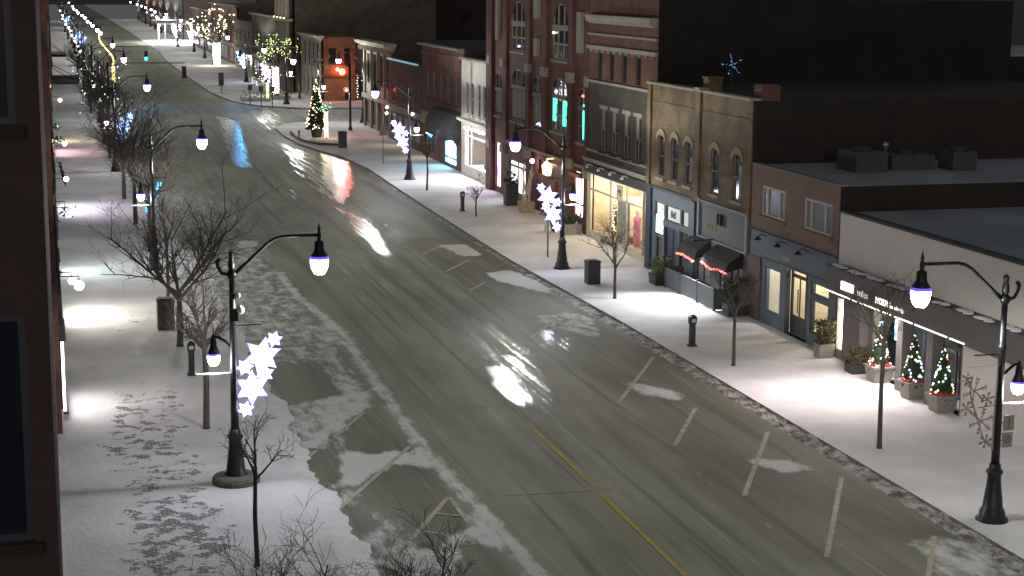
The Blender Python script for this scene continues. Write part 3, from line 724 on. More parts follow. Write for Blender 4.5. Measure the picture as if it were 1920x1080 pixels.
for i, (b_, h, f_, r_, lb) in enumerate(FT):
    t, tips, nodes, top = bare_tree(lb, b_, h, f_, r_, 40+i, .11, 8, 1.45 if i < 6 else 1.2, maxd=3)
    if 3 <= i <= 7:
        rng = random.Random(i); w = MB()
        for k in range(16): w.octa(rng.choice(tips)+Vector((0, 0, rng.uniform(-.6, 0))), .05)
        w.build('light_string', mBulbGreen if i % 2 else mBulbWhite, t)
# trees wrapped in lights
def lit_tree(label, base, h, fork, rad, seed, tr, mtr, mcr, ncr, limbs=5, limb_lit=None, twr=1.0, rb=.055, name='lit_tree'):
    t, tips, nodes, top = bare_tree(label, base, h, fork, rad, seed, tr, limbs, .9, name=name, group='trees wrapped in fairy lights', maxd=2)
    rng = random.Random(seed); w = MB(); x0, y0 = base
    k = int(fork*twr*60)
    for i in range(k):
        z = KZ+.1+(fork-.1)*i/k; a = i*1.9; u = (z-KZ)/fork; c = Vector((x0, y0, 0)).lerp(Vector((top.x, top.y, 0)), u)
        w.octa((c.x+tr*1.1*math.cos(a), c.y+tr*1.1*math.sin(a), z), rb)
    w.build('trunk_light_string', mtr, t)
    w = MB()
    if limb_lit:
        for dep, pts in nodes:
            if dep == 0:
                for q, q2 in zip(pts, pts[1:]):
                    for i in range(9): w.octa(q.lerp(q2, i/9)+Vector((rng.uniform(-.06, .06), rng.uniform(-.06, .06), rng.uniform(-.06, .06))), rb)
        w.build('limb_light_string', limb_lit, t)
    w = MB()
    for i in range(ncr): w.octa(rng.choice(tips)+Vector((rng.uniform(-.15, .15), rng.uniform(-.15, .15), rng.uniform(-.3, .1))), rb*.8)
    w.build('crown_light_string', mcr, t)
    return t
mTrunkLit = emit('bulb_trunk', (1.0, .88, .60), 9)
lt = lit_tree('tree with a thick trunk wrapped white with lights at the columned building', (25.4, 192.5), 7.6, 3.2, 3.0, 61, .30, mTrunkLit, mBulbGreenish, 190, 6, mBulbYellow)
lamp('POINT', (24.9, 191.6, 1.6), 120, (1, .88, .62), lt, .3)
lt = lit_tree('tree with the brightest lit trunk and several lit limbs up the street', (25.6, 262), 8.6, 3.4, 5.5, 63, .42, mTrunkLit, mBulbWarm, 60, 6, emit('bulb_limb', (1, .9, .45), 7, False), 1.2, .12)
lamp('POINT', (24.9, 260.6, 1.8), 260, (1, .92, .75), lt, .3)
lt = lit_tree('small tree with a wrapped trunk and green white bulbs beside the large pot', (22.4, 138.5), 3.0, 2.2, 1.0, 65, .10, emit('bulb_trunk_small', (1.0, .80, .42), 7), mBulbGreen, 60, 6, None, 1.2, .045)
lamp('POINT', (22.0, 137.9, 1.5), 14, (1, .85, .55), lt, .2)
lit_tree('small tree speckled with pale bulbs in front of the hedge planter', (23.3, 183.5), 4.2, 2.0, 1.5, 66, .10, mBulbGreenish, mBulbWhite, 90, 6, None, 1.0, .05)
t_, tips, nodes, top = bare_tree('leafless tree with one branch wrapped in yellow lights', (8.3, 215), 6.6, 2.2, 2.0, 67, .15, 5, .8, name='lit_tree', group='trees wrapped in fairy lights', maxd=2)
w = MB()
for i in range(60): w.octa(Vector((8.3, 214.8, 2.4)).lerp(Vector((6.7, 214.6, 6.8)), i/59)+Vector((.35*math.sin(i*.11), 0, 0)), .085)
for i in range(40): w.octa((8.3+.15*math.cos(i*1.9), 214.85+.15*math.sin(i*1.9), .4+i*.05), .07)
w.build('limb_light_string', emit('bulb_amber', (1.0, .75, .2), 5, False), t_)
# blue star on the roof
t_ = thing('rooftop_star', 'small blue star of light bulbs on a pole above the buff brick roof', 'light ornament', (29.4, 69.6, 8.55))
MB().tube([(29.4, 69.6, 8.54), (29.4, 69.6, 9.9)], .025, 5).build('pole', mBlack, t_)
w = MB(); rng = random.Random(4)
for k in range(46):
    a = rng.randrange(5)*2*PI/5+.5; u = rng.uniform(.05, .5); w.octa((29.4+u*math.cos(a)+rng.uniform(-.03, .03), 69.57, 9.45+u*math.sin(a)+rng.uniform(-.03, .03)), .022)
w.build('light_string', emit('bulb_blue_dim', (.12, .35, 1.0), .6, False), t_)

def conifer(name, label, base, z0, h, r, seed, n=420, m=None, pot=None, bulbs=(), group=None, cat='christmas tree'):
    rng = random.Random(seed); x, y = base
    t = thing(name, label, cat, (x, y, KZ), group)
    f = MB()
    for i in range(n):
        u = rng.random()**.75; z = z0+h*(1-u) ; rr = r*u*(.72+.3*rng.random()); a = rng.uniform(0, 2*PI)
        L = .10+.13*u*r/.5; p0 = Vector((x+rr*.45*math.cos(a), y+rr*.45*math.sin(a), z+.03)); p1 = Vector((x+(rr+L*.4)*math.cos(a), y+(rr+L*.4)*math.sin(a), z-.10*u-.02))
        s = Vector((-math.sin(a), math.cos(a), 0))*(.05+.05*u*r); q = p0.lerp(p1, .6)
        f.quad(p0, q-s, p1, q+s); f.quad(p0, q-Vector((0, 0, .05)), p1, q+Vector((0, 0, .05)))
    f.build('foliage', m or mGreen, t)
    MB().tube([(x, y, z0-.1), (x, y, z0+h*.97)], [.045, .01], 5).build('trunk', mBark, t)
    if pot: pot(t, x, y)
    for mb_, k, rb in bulbs:
        w = MB()
        for i in range(k):
            u = rng.random()**.7; a = rng.uniform(0, 2*PI); rr = r*u*1.03
            w.octa((x+rr*math.cos(a), y+rr*math.sin(a), z0+h*(1-u)), rb*rng.uniform(.7, 1.2))
        w.build('light_string', mb_, t)
    return t
def square_pot(t, x, y):
    MB().frustum(x, y, KZ, .62, .27, .27, .36, .36).frustum(x, y, .62, .68, .39, .39, .39, .39).build('planter', mPlanter, t)
    b = MB()
    for k in range(14):
        a = k*.45; b.tube([(x+.27*math.cos(a), y+.27*math.sin(a), .74), (x+.36*math.cos(a+.25), y+.36*math.sin(a+.25), .70)], .05, 5)
    b.build('bow', mRed, t)
def round_pot(t, x, y): MB().lathe(x, y, [(.38, KZ), (.42, .3), (.52, .82), (.56, .86), (.5, .9)], 14).build('planter', mCharcoal, t, True)
CB = [(mBulbWhite, 14, .042), (mBulbGreen, 18, .04), (mBulbYellow, 14, .04), (mBulbPurple, 8, .045), (mBulbRed, 8, .036)]
for i, (y, lb) in enumerate(((48.75, 'potted christmas tree furthest from the lamp post under the shop canopy, by the blue screen'), (46.5, 'middle potted christmas tree between two square canopy posts'), (44.7, 'potted christmas tree next to the pale wall end of the canopy'))):
    conifer('potted_christmas_tree', lb, (26.15, y), .62, 1.6, .36, 80+i, 520, None, square_pot, CB, 'potted christmas trees under the canopy')
conifer('potted_spruce', 'tall cone shaped spruce in a large round pot at the crossing corner', (21.8, 139.8), .85, 4.1, .95, 90, 900, None, round_pot, [(mBulbWarm, 90, .05), (mBulbGreenish, 16, .04)])
# ------------------------------------------------------------------ street furniture
def bin_(label, x, y, w=.56, d=.56, h=1.0, m=None):
    t = thing('litter_bin', label, 'litter bin', (x, y, KZ), 'box litter bins')
    MB().box(x-w/2, y-d/2, KZ, x+w/2, y+d/2, KZ+h*.93).build('body', m or mCharcoal, t)
    MB().box(x-w/2-.02, y-d/2-.02, KZ+h*.93+.002, x+w/2+.02, y+d/2+.02, KZ+h).frustum(x, y, KZ+h+.001, KZ+h+.04, w/2, d/2, w/2-.08, d/2-.08).build('lid', m or mCharcoal, t)
    MB().box(x-.16, y-d/2-.012, KZ+h*.62, x+.16, y-d/2-.002, KZ+h*.8).build('opening', mBlack, t)
    MB().box(x-w/2+.04, y-d/2+.04, KZ+h+.042, x+w/2-.1, y+d/2-.1, KZ+h+.06).build('snow_cap', plain('thin_snow', (.22, .22, .23), .9, .4, 9, .2), t)
bin_('dark square bin beside the slim tree in front of the clothing shop', 22.65, 68.4)
bin_('dark square bin at the bulging kerb corner near the large pot', 22.35, 130.3, .6, .6, 1.25)
bin_('brown square bin under the wide spreading bare tree', 4.02, 62.9, .62, .6, 1.12, plain('brown_bin', (.07, .055, .05), .7, .3, 5, .1))
def meter(label, x, y, h=1.15):
    t = thing('parking_meter', label, 'parking meter', (x, y, KZ), 'slim parking pay posts')
    MB().frustum(x, y, KZ, KZ+.06, .15, .13, .15, .13).frustum(x, y, KZ+.061, KZ+h*.72, .095, .09, .095, .09).build('post', mBlack, t)
    MB().frustum(x, y, KZ+h*.721, KZ+h*.93, .12, .11, .13, .12).frustum(x, y, KZ+h*.931, KZ+h, .13, .12, .05, .05).build('head', mBlack, t)
    MB().box(x-.07, y-.126, KZ+h*.78, x+.07, y-.117, KZ+h*.88).build('screen', mSignGrey, t)
meter('black pay post standing alone before the glass door shop', 22.15, 55.34)
meter('black pay post beside the smallest bare tree', 22.7, 92.3)
meter('black pay post on the trodden snow near the lower lamp globe', 4.31, 55.0)
t = thing('kerb_sign', 'dark plate sign on a thin pole beyond the snowflake cluster', 'sign', (23.16, 118, KZ))
MB().tube([(23.16, 118, KZ), (23.16, 118, 3.0)], .03, 6).build('pole', mBlack, t)
MB().box(22.92, 117.93, 2.15, 23.42, 117.96, 2.95).build('plate', plain('sign_back', (.06, .045, .04), .7, .2, 4, 0), t)
for x, y, lb in ((20.2, 139, 'short black bollard on the snowy kerb corner'),):
    b = MB().lathe(x, y, [(.06, KZ), (.05, .55), (.10, .6), (.10, .72), (.0, .8)], 8).build('bollard', mBlack, None, True); tag(b, lb, 'bollard')
wl = [(19.85, 144.0), (19.62, 139), (19.75, 135.2), (20.5, 132.6), (22.0, 131.4)]
w = MB()
for (x0, y0), (x1, y1) in zip(wl, wl[1:]): w.tube([(x0+.35, y0, KZ+.12), (x1+.35, y1, KZ+.12)], .1, 5)
tag(w.build('kerb_rail', mCharcoal), 'low dark curved edging around the snowy kerb corner', 'edging')
# hedge planters past the crossing
def planter(name, label, x, y, wx, wy, h, gh, seed, mp=None, mg=None, cat='planter', n=160):
    rng = random.Random(seed); t = thing(name, label, cat, (x, y, KZ))
    MB().frustum(x, y, KZ, KZ+h, wx/2*.92, wy/2*.92, wx/2, wy/2).build('planter', mp or mPlanter, t)
    f = MB()
    for i in range(n):
        p = Vector((x+rng.uniform(-.5, .5)*wx*1.05, y+rng.uniform(-.5, .5)*wy*1.05, KZ+h+rng.random()**1.3*gh)); d = Vector((rng.gauss(0, 1), rng.gauss(0, 1), rng.gauss(.5, .6))).normalized()*.16; s = Vector((rng.gauss(0, 1), rng.gauss(0, 1), rng.gauss(0, 1))).normalized()*.05
        f.quad(p-d, p-s, p+d, p+s)
    f.build('foliage', mg or mGreen, t); return t
planter('hedge_planter', 'low dark hedge in a long planter at the far crossing corner', 22.0, 183.5, 3.2, 2.0, .3, .8, 1)
planter('hedge_planter', 'square hedge planter around the foot of the thick lit trunk', 24.8, 186, 2.6, 2.4, .35, .7, 2)
mShrub = plain('winter_shrub', (.075, .068, .032), .9, .5, 9, 0)
planter('shrub_planter', 'pale tub with an olive shrub between the glass door shop and the canopy', 26.0, 52.55, .6, .5, .5, .85, 3, mPlanter, mShrub, n=260)
planter('shrub_planter', 'planter with green and red winter sprays at the pub corner', 25.55, 67.6, .9, .9, .45, .75, 4, mCharcoal, plain('winter_spray', (.12, .16, .05), .9, .6, 9, 0), n=240)
planter('evergreen_planter', 'dark planter with an evergreen at the pub wall beside the floodlit snow', 25.9, 60.35, .8, .7, .5, 1.0, 5, mCharcoal, None, n=320)
planter('evergreen_planter', 'grey planter box with low evergreen beside the pink lit doorway', 26.1, 82.6, 1.0, .9, .55, .5, 6, mPlanter, None, n=200)
planter('urn_planter', 'tall dark urn with a spiky plant before the white lit doors', 26.1, 94.3, .75, .75, 1.3, .7, 7, mCharcoal, None, n=120)
planter('evergreen_planter', 'small dark tub beside the olive shrub under the canopy end', 26.1, 50.1, .8, .6, .35, .5, 8, mCharcoal, mShrub, n=160)
t = thing('birch_planter', 'wooden planter holding tall pale birch poles by the lantern door', 'planter', (26.1, 91, KZ))
MB().frustum(26.1, 91, KZ, .75, .34, .34, .42, .42).build('planter', plain('tan_planter', (.3, .23, .15), .8, .2, 5, .1), t)
w = MB(); rng = random.Random(3)
for k in range(7): w.tube([(26.1+rng.uniform(-.2, .2), 91+rng.uniform(-.2, .2), .7), (26.1+rng.uniform(-.5, .5), 91+rng.uniform(-.7, .7), rng.uniform(2.3, 3.0))], .035, 5)
w.build('birch_pole', mBirch, t)
t = thing('sandwich_board', 'cream folding board standing on the snow by the grey planter box', 'sandwich board', (25.2, 83.5, KZ))
MB().platey([(25.0, KZ), (25.06, KZ), (25.24, 1.0), (25.20, 1.0)], 83.2, 83.8).build('front_panel', plain('cream_board', (.55, .5, .35), .7, .1, 3, 0), t)
MB().platey([(25.44, KZ), (25.50, KZ), (25.29, 1.0), (25.25, 1.0)], 83.2, 83.8).build('rear_panel', mCharcoal, t)
# pub patio fence
t = thing('patio_fence', 'dark panelled fence around the pub patio with snow drifted against it', 'fence', (25.5, 64, KZ))
w = MB()
for y0, y1 in ((61.4, 63.1), (63.2, 65.0), (65.1, 66.8)):
    w.box(25.42, y0, KZ+.05, 25.47, y1, 1.0)
w.box(25.47, 61.3, KZ+.05, 26.3, 61.36, 1.0); w.box(25.47, 66.85, KZ+.05, 26.3, 66.9, 1.0)
w.build('panel', mSlate, t)
for y in (61.3, 63.15, 65.05, 66.85): MB().box(25.40, y-.04, KZ, 25.49, y+.04, 1.08).build('post', mCharcoal, t)

# ------------------------------------------------------------------ traffic signals
def arrow_head(t, x, y, z, lit, facing=-1, m=None):
    MB().box(x-.19, y-.12, z-.52, x+.19, y+.12, z+.52).build('signal_head', mBlack, t)
    c = {'red': .33, 'green': -.33}[lit] if lit else 0
    if lit:
        b = MB()
        for k in range(24):
            pass
        b.platey([(x+.15*math.cos(2*PI*k/20), z+c+.15*math.sin(2*PI*k/20)) for k in range(20)], y-.15, y-.125).build('signal_lens', m, t)
        MB().tube([(x-.18, y-.13, z+c+.05), (x-.12, y-.28, z+c+.17), (x+.12, y-.28, z+c+.17), (x+.18, y-.13, z+c+.05)], .02, 4).build('visor', mBlack, t)
mSigRed = emit('signal_red', (1, .035, .012), 26); mSigGreen = emit('signal_green', (.006, .5, 1.0), 40)
def signal(label, px, py, arm, heads, h=6.0):
    t = thing('traffic_signal', label, 'traffic signal', (px, py, 0))
    MB().lathe(px, py, [(.2, KZ), (.17, .3), (.11, .5), (.10, h)], 10).build('pole', mBlack, t, True)
    if arm:
        MB().tube([(px, py, h-.35), (px+(arm-px)*.3, py, h-.12), (arm, py, h-.15)], [.08, .065, .045], 7).build('mast_arm', plain('galvanised', (.32, .34, .33), .5, .2, 5, 0, .5), t, True)
    for x, z, lit in heads: arrow_head(t, x, py-.15, z, lit, m={'red': mSigRed, 'green': mSigGreen, None: None}[lit])
    return t
s1 = signal('traffic signal glowing red on a pole at the shop side corner', 25.75, 146, 23.0, [(25.4, 3.3, 'red')])
lamp('SPOT', (25.4, 145.4, 3.63), 300, (1, .02, .008), s1, .12, aim=(23.0, 120, 0), spot_size=R(120), spot_blend=.8)
signal('traffic signal on a mast arm over the road with its dark back to the viewer', 5.3, 150, 11.9, [(11.8, 5.05, None)])
s3 = signal('traffic signal glowing blue green on a mast arm beyond the crossing on the shop side', 27.3, 187, 20.6, [(20.8, 4.9, 'green')])
lamp('SPOT', (20.8, 186.4, 4.57), 420, (.006, .40, 1), s3, .14, aim=(19, 150, 0), spot_size=R(110), spot_blend=.8)
s4 = signal('traffic signal glowing blue green above the road on the tree side arm', 5.0, 187, 10.9, [(10.7, 4.9, 'green')])
lamp('SPOT', (10.7, 186.4, 4.57), 420, (.006, .40, 1), s4, .14, aim=(11, 150, 0), spot_size=R(110), spot_blend=.8)
for i, (x, y) in enumerate(((19.6, 196), (20.6, 176.5), (21.5, 174.5), (22.5, 173.2))):
    b = MB().tube([(x, y, KZ), (x, y, 2.3)], .05, 6).box(x-.22, y-.03, 1.75, x+.22, y, 2.3).build('sign_post', mBlack)
    tag(b, 'thin dark sign post at the far kerb corner', 'sign post', 'thin sign posts at the far kerb corner')
t = thing('signal_cabinet', 'dark signal cabinet on the pavement beyond the crossing', 'cabinet', (21.2, 212, KZ))
MB().box(20.9, 211.7, KZ, 21.5, 212.3, 1.6).build('body', mBlack, t); MB().box(20.85, 211.65, 1.6, 21.55, 212.35, 1.68).build('lid', mBlack, t)
mShadeTone = plain('shade_tone', (.011, .010, .011), .95, .4, .6, .1)  # near-black tone paints shade into side walls and roofs
# ------------------------------------------------------------------ buildings
m, n, p = new_mat('clear_glass'); nt_ = n
out = [x for x in n.nodes if x.type == 'OUTPUT_MATERIAL'][0]; n.nodes.remove(p)
tr_ = N(n, 'ShaderNodeBsdfTransparent'); gl_ = N(n, 'ShaderNodeBsdfGlossy'); gl_.inputs['Roughness'].default_value = .05; mx = N(n, 'ShaderNodeMixShader'); mx.inputs[0].default_value = .07
tr_.inputs[0].default_value = (.92, .94, .93, 1)
n.links.new(tr_.outputs[0], mx.inputs[1]); n.links.new(gl_.outputs[0], mx.inputs[2]); n.links.new(mx.outputs[0], out.inputs[0])
mClear = m
def wall(mb, X, y0, y1, z0, z1, holes, d=.24):
    ysn = sorted({y0, y1, *[v for h in holes for v in h[:2]]}); zsn = sorted({z0, z1, *[v for h in holes for v in h[2:4]]})
    for a, b in zip(ysn, ysn[1:]):
        for c, e in zip(zsn, zsn[1:]):
            my, mz = (a+b)/2, (c+e)/2
            if any(h[0] < my < h[1] and h[2] < mz < h[3] for h in holes): continue
            mb.quad((X, b, c), (X, a, c), (X, a, e), (X, b, e))
    for h in holes:
        a, b, c, e = h[:4]; x2 = X+d
        mb.quad((X, a, c), (x2, a, c), (x2, a, e), (X, a, e)); mb.quad((X, b, e), (x2, b, e), (x2, b, c), (X, b, c))
        mb.quad((X, a, e), (x2, a, e), (x2, b, e), (X, b, e)); mb.quad((X, b, c), (x2, b, c), (x2, a, c), (X, a, c))
def arch_fill(mb, X, h, rise, d=.24, pointed=False):
    a, b, c, e = h[:4]; cy = (a+b)/2; r = (b-a)/2; K = 10
    arc = []
    for k in range(K+1):
        t = PI*k/K; arc.append((cy-r*math.cos(t), e-rise+rise*(math.sin(t) if not pointed else min(1, 1.15*math.sin(t)))))
    for k in range(K):
        (ya, za), (yb, zb) = arc[k], arc[k+1]
        mb.plate([(ya, za), (yb, zb), (yb, e), (ya, e)] if max(za, zb) < e-1e-4 or True else [], X+.001, X+d)
def strips(mb, X, h, w=.07, mull=(), trans=(), x0=.03, x1=.09):
    a, b, c, e = h[:4]
    mb.box(X+x0, a, c, X+x1, a+w, e).box(X+x0, b-w, c, X+x1, b, e).box(X+x0, a+w, e-w, X+x1, b-w, e).box(X+x0, a+w, c, X+x1, b-w, c+w)
    for f in mull: y = a+(b-a)*f; mb.box(X+x0+.003, y-w/2, c+w, X+x1-.003, y+w/2, e-w)
    for f in trans: z = c+(e-c)*f; mb.box(X+x0+.006, a+w, z-w/2, X+x1-.006, b-w, z+w/2)
def window(t, X, h, mg=None, mf=None, mull=(), trans=(), w=.07, sill=None, name='window'):
    a, b, c, e = h[:4]
    f = MB(); strips(f, X, h, w, mull, trans); o = f.build(name, mf or mFrameDim, t)
    MB().quad((X+.08, b-.002, c+.002), (X+.08, a+.002, c+.002), (X+.08, a+.002, e-.002), (X+.08, b-.002, e-.002)).build('pane', mg or mGlass, o)
    if sill: MB().box(X-.10, a-.12, c-.14, X+.05, b+.12, c-.002).build('sill', sill, o)
    return o
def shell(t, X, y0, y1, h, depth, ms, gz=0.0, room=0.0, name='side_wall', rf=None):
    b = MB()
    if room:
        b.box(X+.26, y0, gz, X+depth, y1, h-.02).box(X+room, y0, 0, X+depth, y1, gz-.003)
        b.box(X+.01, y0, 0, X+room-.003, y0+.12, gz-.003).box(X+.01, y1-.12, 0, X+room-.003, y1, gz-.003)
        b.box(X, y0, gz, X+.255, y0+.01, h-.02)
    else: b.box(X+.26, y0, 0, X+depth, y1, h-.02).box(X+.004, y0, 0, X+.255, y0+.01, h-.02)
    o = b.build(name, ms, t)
    MB().box(X+.3, y0+.2, h-.018, X+depth-.1, y1-.05, h-.01).build('roof', rf or mShadeTone, t)
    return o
def B(name, label, X, y0, y1, cat='shop building', group='shop buildings along the lit pavement'): return thing(name, label, cat, (X, (y0+y1)/2, 0), group)

# ---- canopy shop
X = 26.4
t = B('canopy_shop', 'low shop with a plain white upper wall, dark sign fascia and lit canopy', X, 30, 52.5)
w = MB(); H = [(44.1, 50.7, KZ, 2.5), (51.98, 52.42, .45, 2.25)]
wall(w, X, 28, 52.5, 0, 2.52, H, .3); w.build('lower_wall', mGreyWall, t)
w = MB(); wall(w, X, 28, 52.5, 3.46, 5.25, [], .2); w.build('wall', mWhiteWall, t)
MB().box(X-.06, 28, 5.251, X+.3, 52.5, 5.33).build('coping', mCharcoal, t)
MB().box(X+1.4, 28, 0, X+22, 52.5, 2.9).box(X+.2, 28, 2.9, X+22, 52.5, 5.24).build('side_wall', mGreyWall, t)
MB().box(X+.25, 28, 5.241, X+22, 52.4, 5.25).build('roof', mRoof, t)
MB().box(X-.45, 28, 2.56, X+.2, 52.5, 3.42).build('canopy_fascia', mDarkFascia, t)
MB().box(X-.47, 28, 3.421, X+.05, 52.5, 3.46).build('canopy_edge', mCharcoal, t)
f = MB(); rng = random.Random(2)
for k in range(60):
    y = 52.3-k*.2
    if math.sin(k*.9)+rng.uniform(-1, 1) > -.2: f.lathe(X-.30+rng.uniform(-.08, .1), y, [(.17, 3.461), (.15, 3.475+.03*rng.random()), (.07, 3.49+.03*rng.random())], 7)
f.build('ledge_snow', mSnow, t)['kind'] = 'stuff'
MB().box(X-.44, 28, 2.50, X+1.4, 52.5, 2.556).build('canopy_soffit', mDarkFascia, t)
b = MB()
for k in range(74):
    if k % 17 == 15: continue
    b.box(X-.475, 52.45-k*.125, 2.535, X-.452, 52.37-k*.125, 2.575)
b.build('light_strip', emit('strip_light', (1, .95, .85), 2.2), t)
mDoorWall = plain('panel_wall', (.14, .12, .115), .7, .15, 1.2, .1)
MB().box(X-.03, 50.72, KZ, X+.5, 51.95, 2.498).build('pillar', mDoorWall, t)
for y in (47.45, 45.55): MB().box(X-.28, y-.19, KZ, X+.10, y+.19, 2.5).build('pillar', plain('pillar_paint', (.10, .095, .095), .65, .15, 2, .08), t)
gh = (44.12, 50.68, KZ+.02, 2.49)
f = MB(); strips(f, X+.95, gh, .07, (.12, .30, .46, .62, .80), (.78,)); o = f.build('shop_window', mCharcoal, t)
MB().quad((X+1.09, 50.7, .12), (X+1.09, 44.1, .12), (X+1.09, 44.1, 2.5), (X+1.09, 50.7, 2.5)).build('pane', glass('shop_glass', (.03, .032, .034), .12), o)
MB().box(X-.02, 28.5, KZ, X-.004, 44.0, 2.45).build('cladding', plain('pale_cladding', (.52, .47, .46), .7, .08, 1, .05), t)
MB().box(X+.02, 43.9, 2.05, X+.03, 45.2, 2.2).build('door_plate', mCharcoal, t)
MB().box(X+.0, 47.66, 1.62, X+.05, 48.3, 2.34).build('screen', glow_pane('blue_screen', (.02, .15, 1), (.35, .7, 1), 9, (3, 3, 4)), t)
MB().box(X+.92, 49.6, 1.78, X+.95, 49.85, 1.9).build('sign_lamp', mBulbBlue, t)
MB().quad((X+.14, 52.42, .45), (X+.14, 51.98, .45), (X+.14, 51.98, 2.25), (X+.14, 52.42, 2.25)).build('lit_window', glow_pane('warm_pink_pane', (1, .62, .30), (1, .90, .74), 9, (2, 2, .8), .2, .6, .3), t)
MB().box(X-.50, 50.42, 2.78, X-.455, 51.28, 3.06).build('sign_panel', emit('logo_box', (1, .92, 1), 2.5), t)
f = MB()
for k in range(9): f.box(X-.506, 50.5+k*.08, 2.83, X-.502, 50.54+k*.08, 2.85)
f.box(X-.506, 50.95, 3.0, X-.502, 51.2, 3.012).box(X-.506, 50.5, 2.80, X-.502, 51.2, 2.812).build('sign_panel_mark', mBlack, t)
text('lettering', 'triles', (X-.47, 50.13, 2.78), .30, emit('dim_letters', (.9, .85, .85), .5, False), t, wid=1.25)
text('lettering', 'NORTH', (X-.47, 48.83, 2.76), .30, emit('bright_letters', (1, .93, .95), 1.7), t, wid=.95)
text('lettering', '| coastal realty', (X-.47, 47.95, 2.78), .17, emit('small_letters', (.9, .95, .7), 1.6, False), t)
lamp('AREA', (X-.30, 47.6, 2.48), 400, (1, .83, .80), t, .25, aim=(X-1.3, 47.6, 0), shape='RECTANGLE', size_y=7.4)
lamp('SPOT', (X-.5, 47.7, 2.49), 330, (1, .86, .82), t, .2, aim=(X-1.6, 47.5, 0), spot_size=R(125), spot_blend=.9)

# ---- glass door shop
t = B('glass_door_shop', 'shop with tan brick over a slate blue front, two wide windows and a glass door', X, 52.55, 60.15)
y0, y1 = 52.55, 60.15
W1, W2 = (57.05, 59.2, 4.27, 5.41), (53.15, 55.42, 4.27, 5.41)
w = MB(); wall(w, X, y0, y1, 3.62, 6.12, [W1, W2]); w.build('wall', mTanBrick, t)
S1, S2, S2b, DR = (57.25, 58.62, .62, 2.38), (53.15, 54.6, .58, 1.85), (53.15, 54.6, 1.98, 2.48), (54.85, 56.75, KZ, 2.6)
w = MB(); wall(w, X, y0, y1, 0, 3.60, [S1, S2, S2b, DR], .2); w.build('shop_front', mBlueGrey, t)
shell(t, X, y0, y1, 6.12, 20, mNearBlackBrick, 3.6, 3.2, rf=mRoof)
MB().box(X-.05, y0, 6.121, X+.28, y1, 6.19).build('coping', mGreyWall, t)
for h in (W1, W2): window(t, X, h, mGlassPale, mFrame, (.27, .76), (), .09, mTanBrick)
MB().box(X-.09, y0+.02, 3.605, X, y1, 3.66).box(X-.04, y0+.02, 2.62, X, y1-1.0, 2.68).build('moulding', mSlate, t)
MB().box(X-.06, 59.0, KZ, X-.002, 60.1, 2.6).build('pier', plain('pier_brown', (.11, .07, .06), .8, .2, 3, .2), t)
for h in (S1, S2, S2b):
    o = window(t, X, h, mClear, mBlueGrey, (), (), .08, name='shop_window')
MB().box(X+.22, 55.3, KZ, X+.28, 55.5, 2.55).box(X+.22, 56.6, KZ, X+.28, 56.74, 2.55).box(X+.22, 55.5, 2.28, X+.28, 56.6, 2.40).box(X+.22, 55.5, KZ, X+.28, 56.6, .85).box(X+.16, 56.0, 1.0, X+.19, 56.04, 1.9).box(X+.23, 55.98, .85, X+.27, 56.03, 2.28).build('door', mCharcoal, t)
MB().quad((X+.25, 56.6, .85), (X+.25, 55.5, .85), (X+.25, 55.5, 2.28), (X+.25, 56.6, 2.28)).quad((X+.25, 56.6, 2.40), (X+.25, 55.5, 2.40), (X+.25, 55.5, 2.6), (X+.25, 56.6, 2.6)).build('door_glass', mClear, t)
MB().box(X+.22, 54.85, KZ, X+.28, 55.3, 2.6).build('door_panel', mNavy, t)
MB().box(X+2.9, y0+.2, .1, X+3.1, y1-.2, 3.4).box(X+.3, y1-.19, .1, X+2.89, y1-.14, 3.4).box(X+.3, 57.0, .1, X+2.0, 57.06, 3.4).build('interior_wall', plain('cream_wall', (.62, .57, .46), .8, .2, 1.5, 0), t)
f = MB(); rng = random.Random(8)
for k in range(9):
    y = rng.uniform(y0+.5, y1-.5); hh_ = rng.uniform(.4, 1.1); f.box(X+1.6, y, .1, X+2.0, y+rng.uniform(.2, .6), hh_)
f.box(X+2.7, y0+.4, 1.4, X+2.88, y1-.4, 1.45).box(X+2.7, y0+.4, 1.9, X+2.88, y1-.4, 1.95)
f.build('display_stand', plain('display', (.35, .30, .22), .7, .5, 3, 0), t)
lamp('POINT', (X+1.5, 58, 2.7), 170, (1, .97, .9), t, .15); lamp('POINT', (X+1.9, 55.9, 2.7), 200, (1, .82, .52), t, .15); lamp('POINT', (X+1.4, 53.8, 2.6), 110, (1, .82, .58), t, .15)
text('lettering', 'MUSE', (X-.02, 57.05, 2.83), .27, mFrame, t, wid=.9)
for y in (58.6, 56.8, 55.0):
    b = MB().tube([(X, y, 3.5), (X-.2, y, 3.6), (X-.36, y, 3.52)], .018, 5).lathe(X-.38, y, [(.03, 3.53), (.06, 3.48), (.15, 3.40), (.15, 3.39)], 10)
    b.build('gooseneck_lamp', mBlack, t)

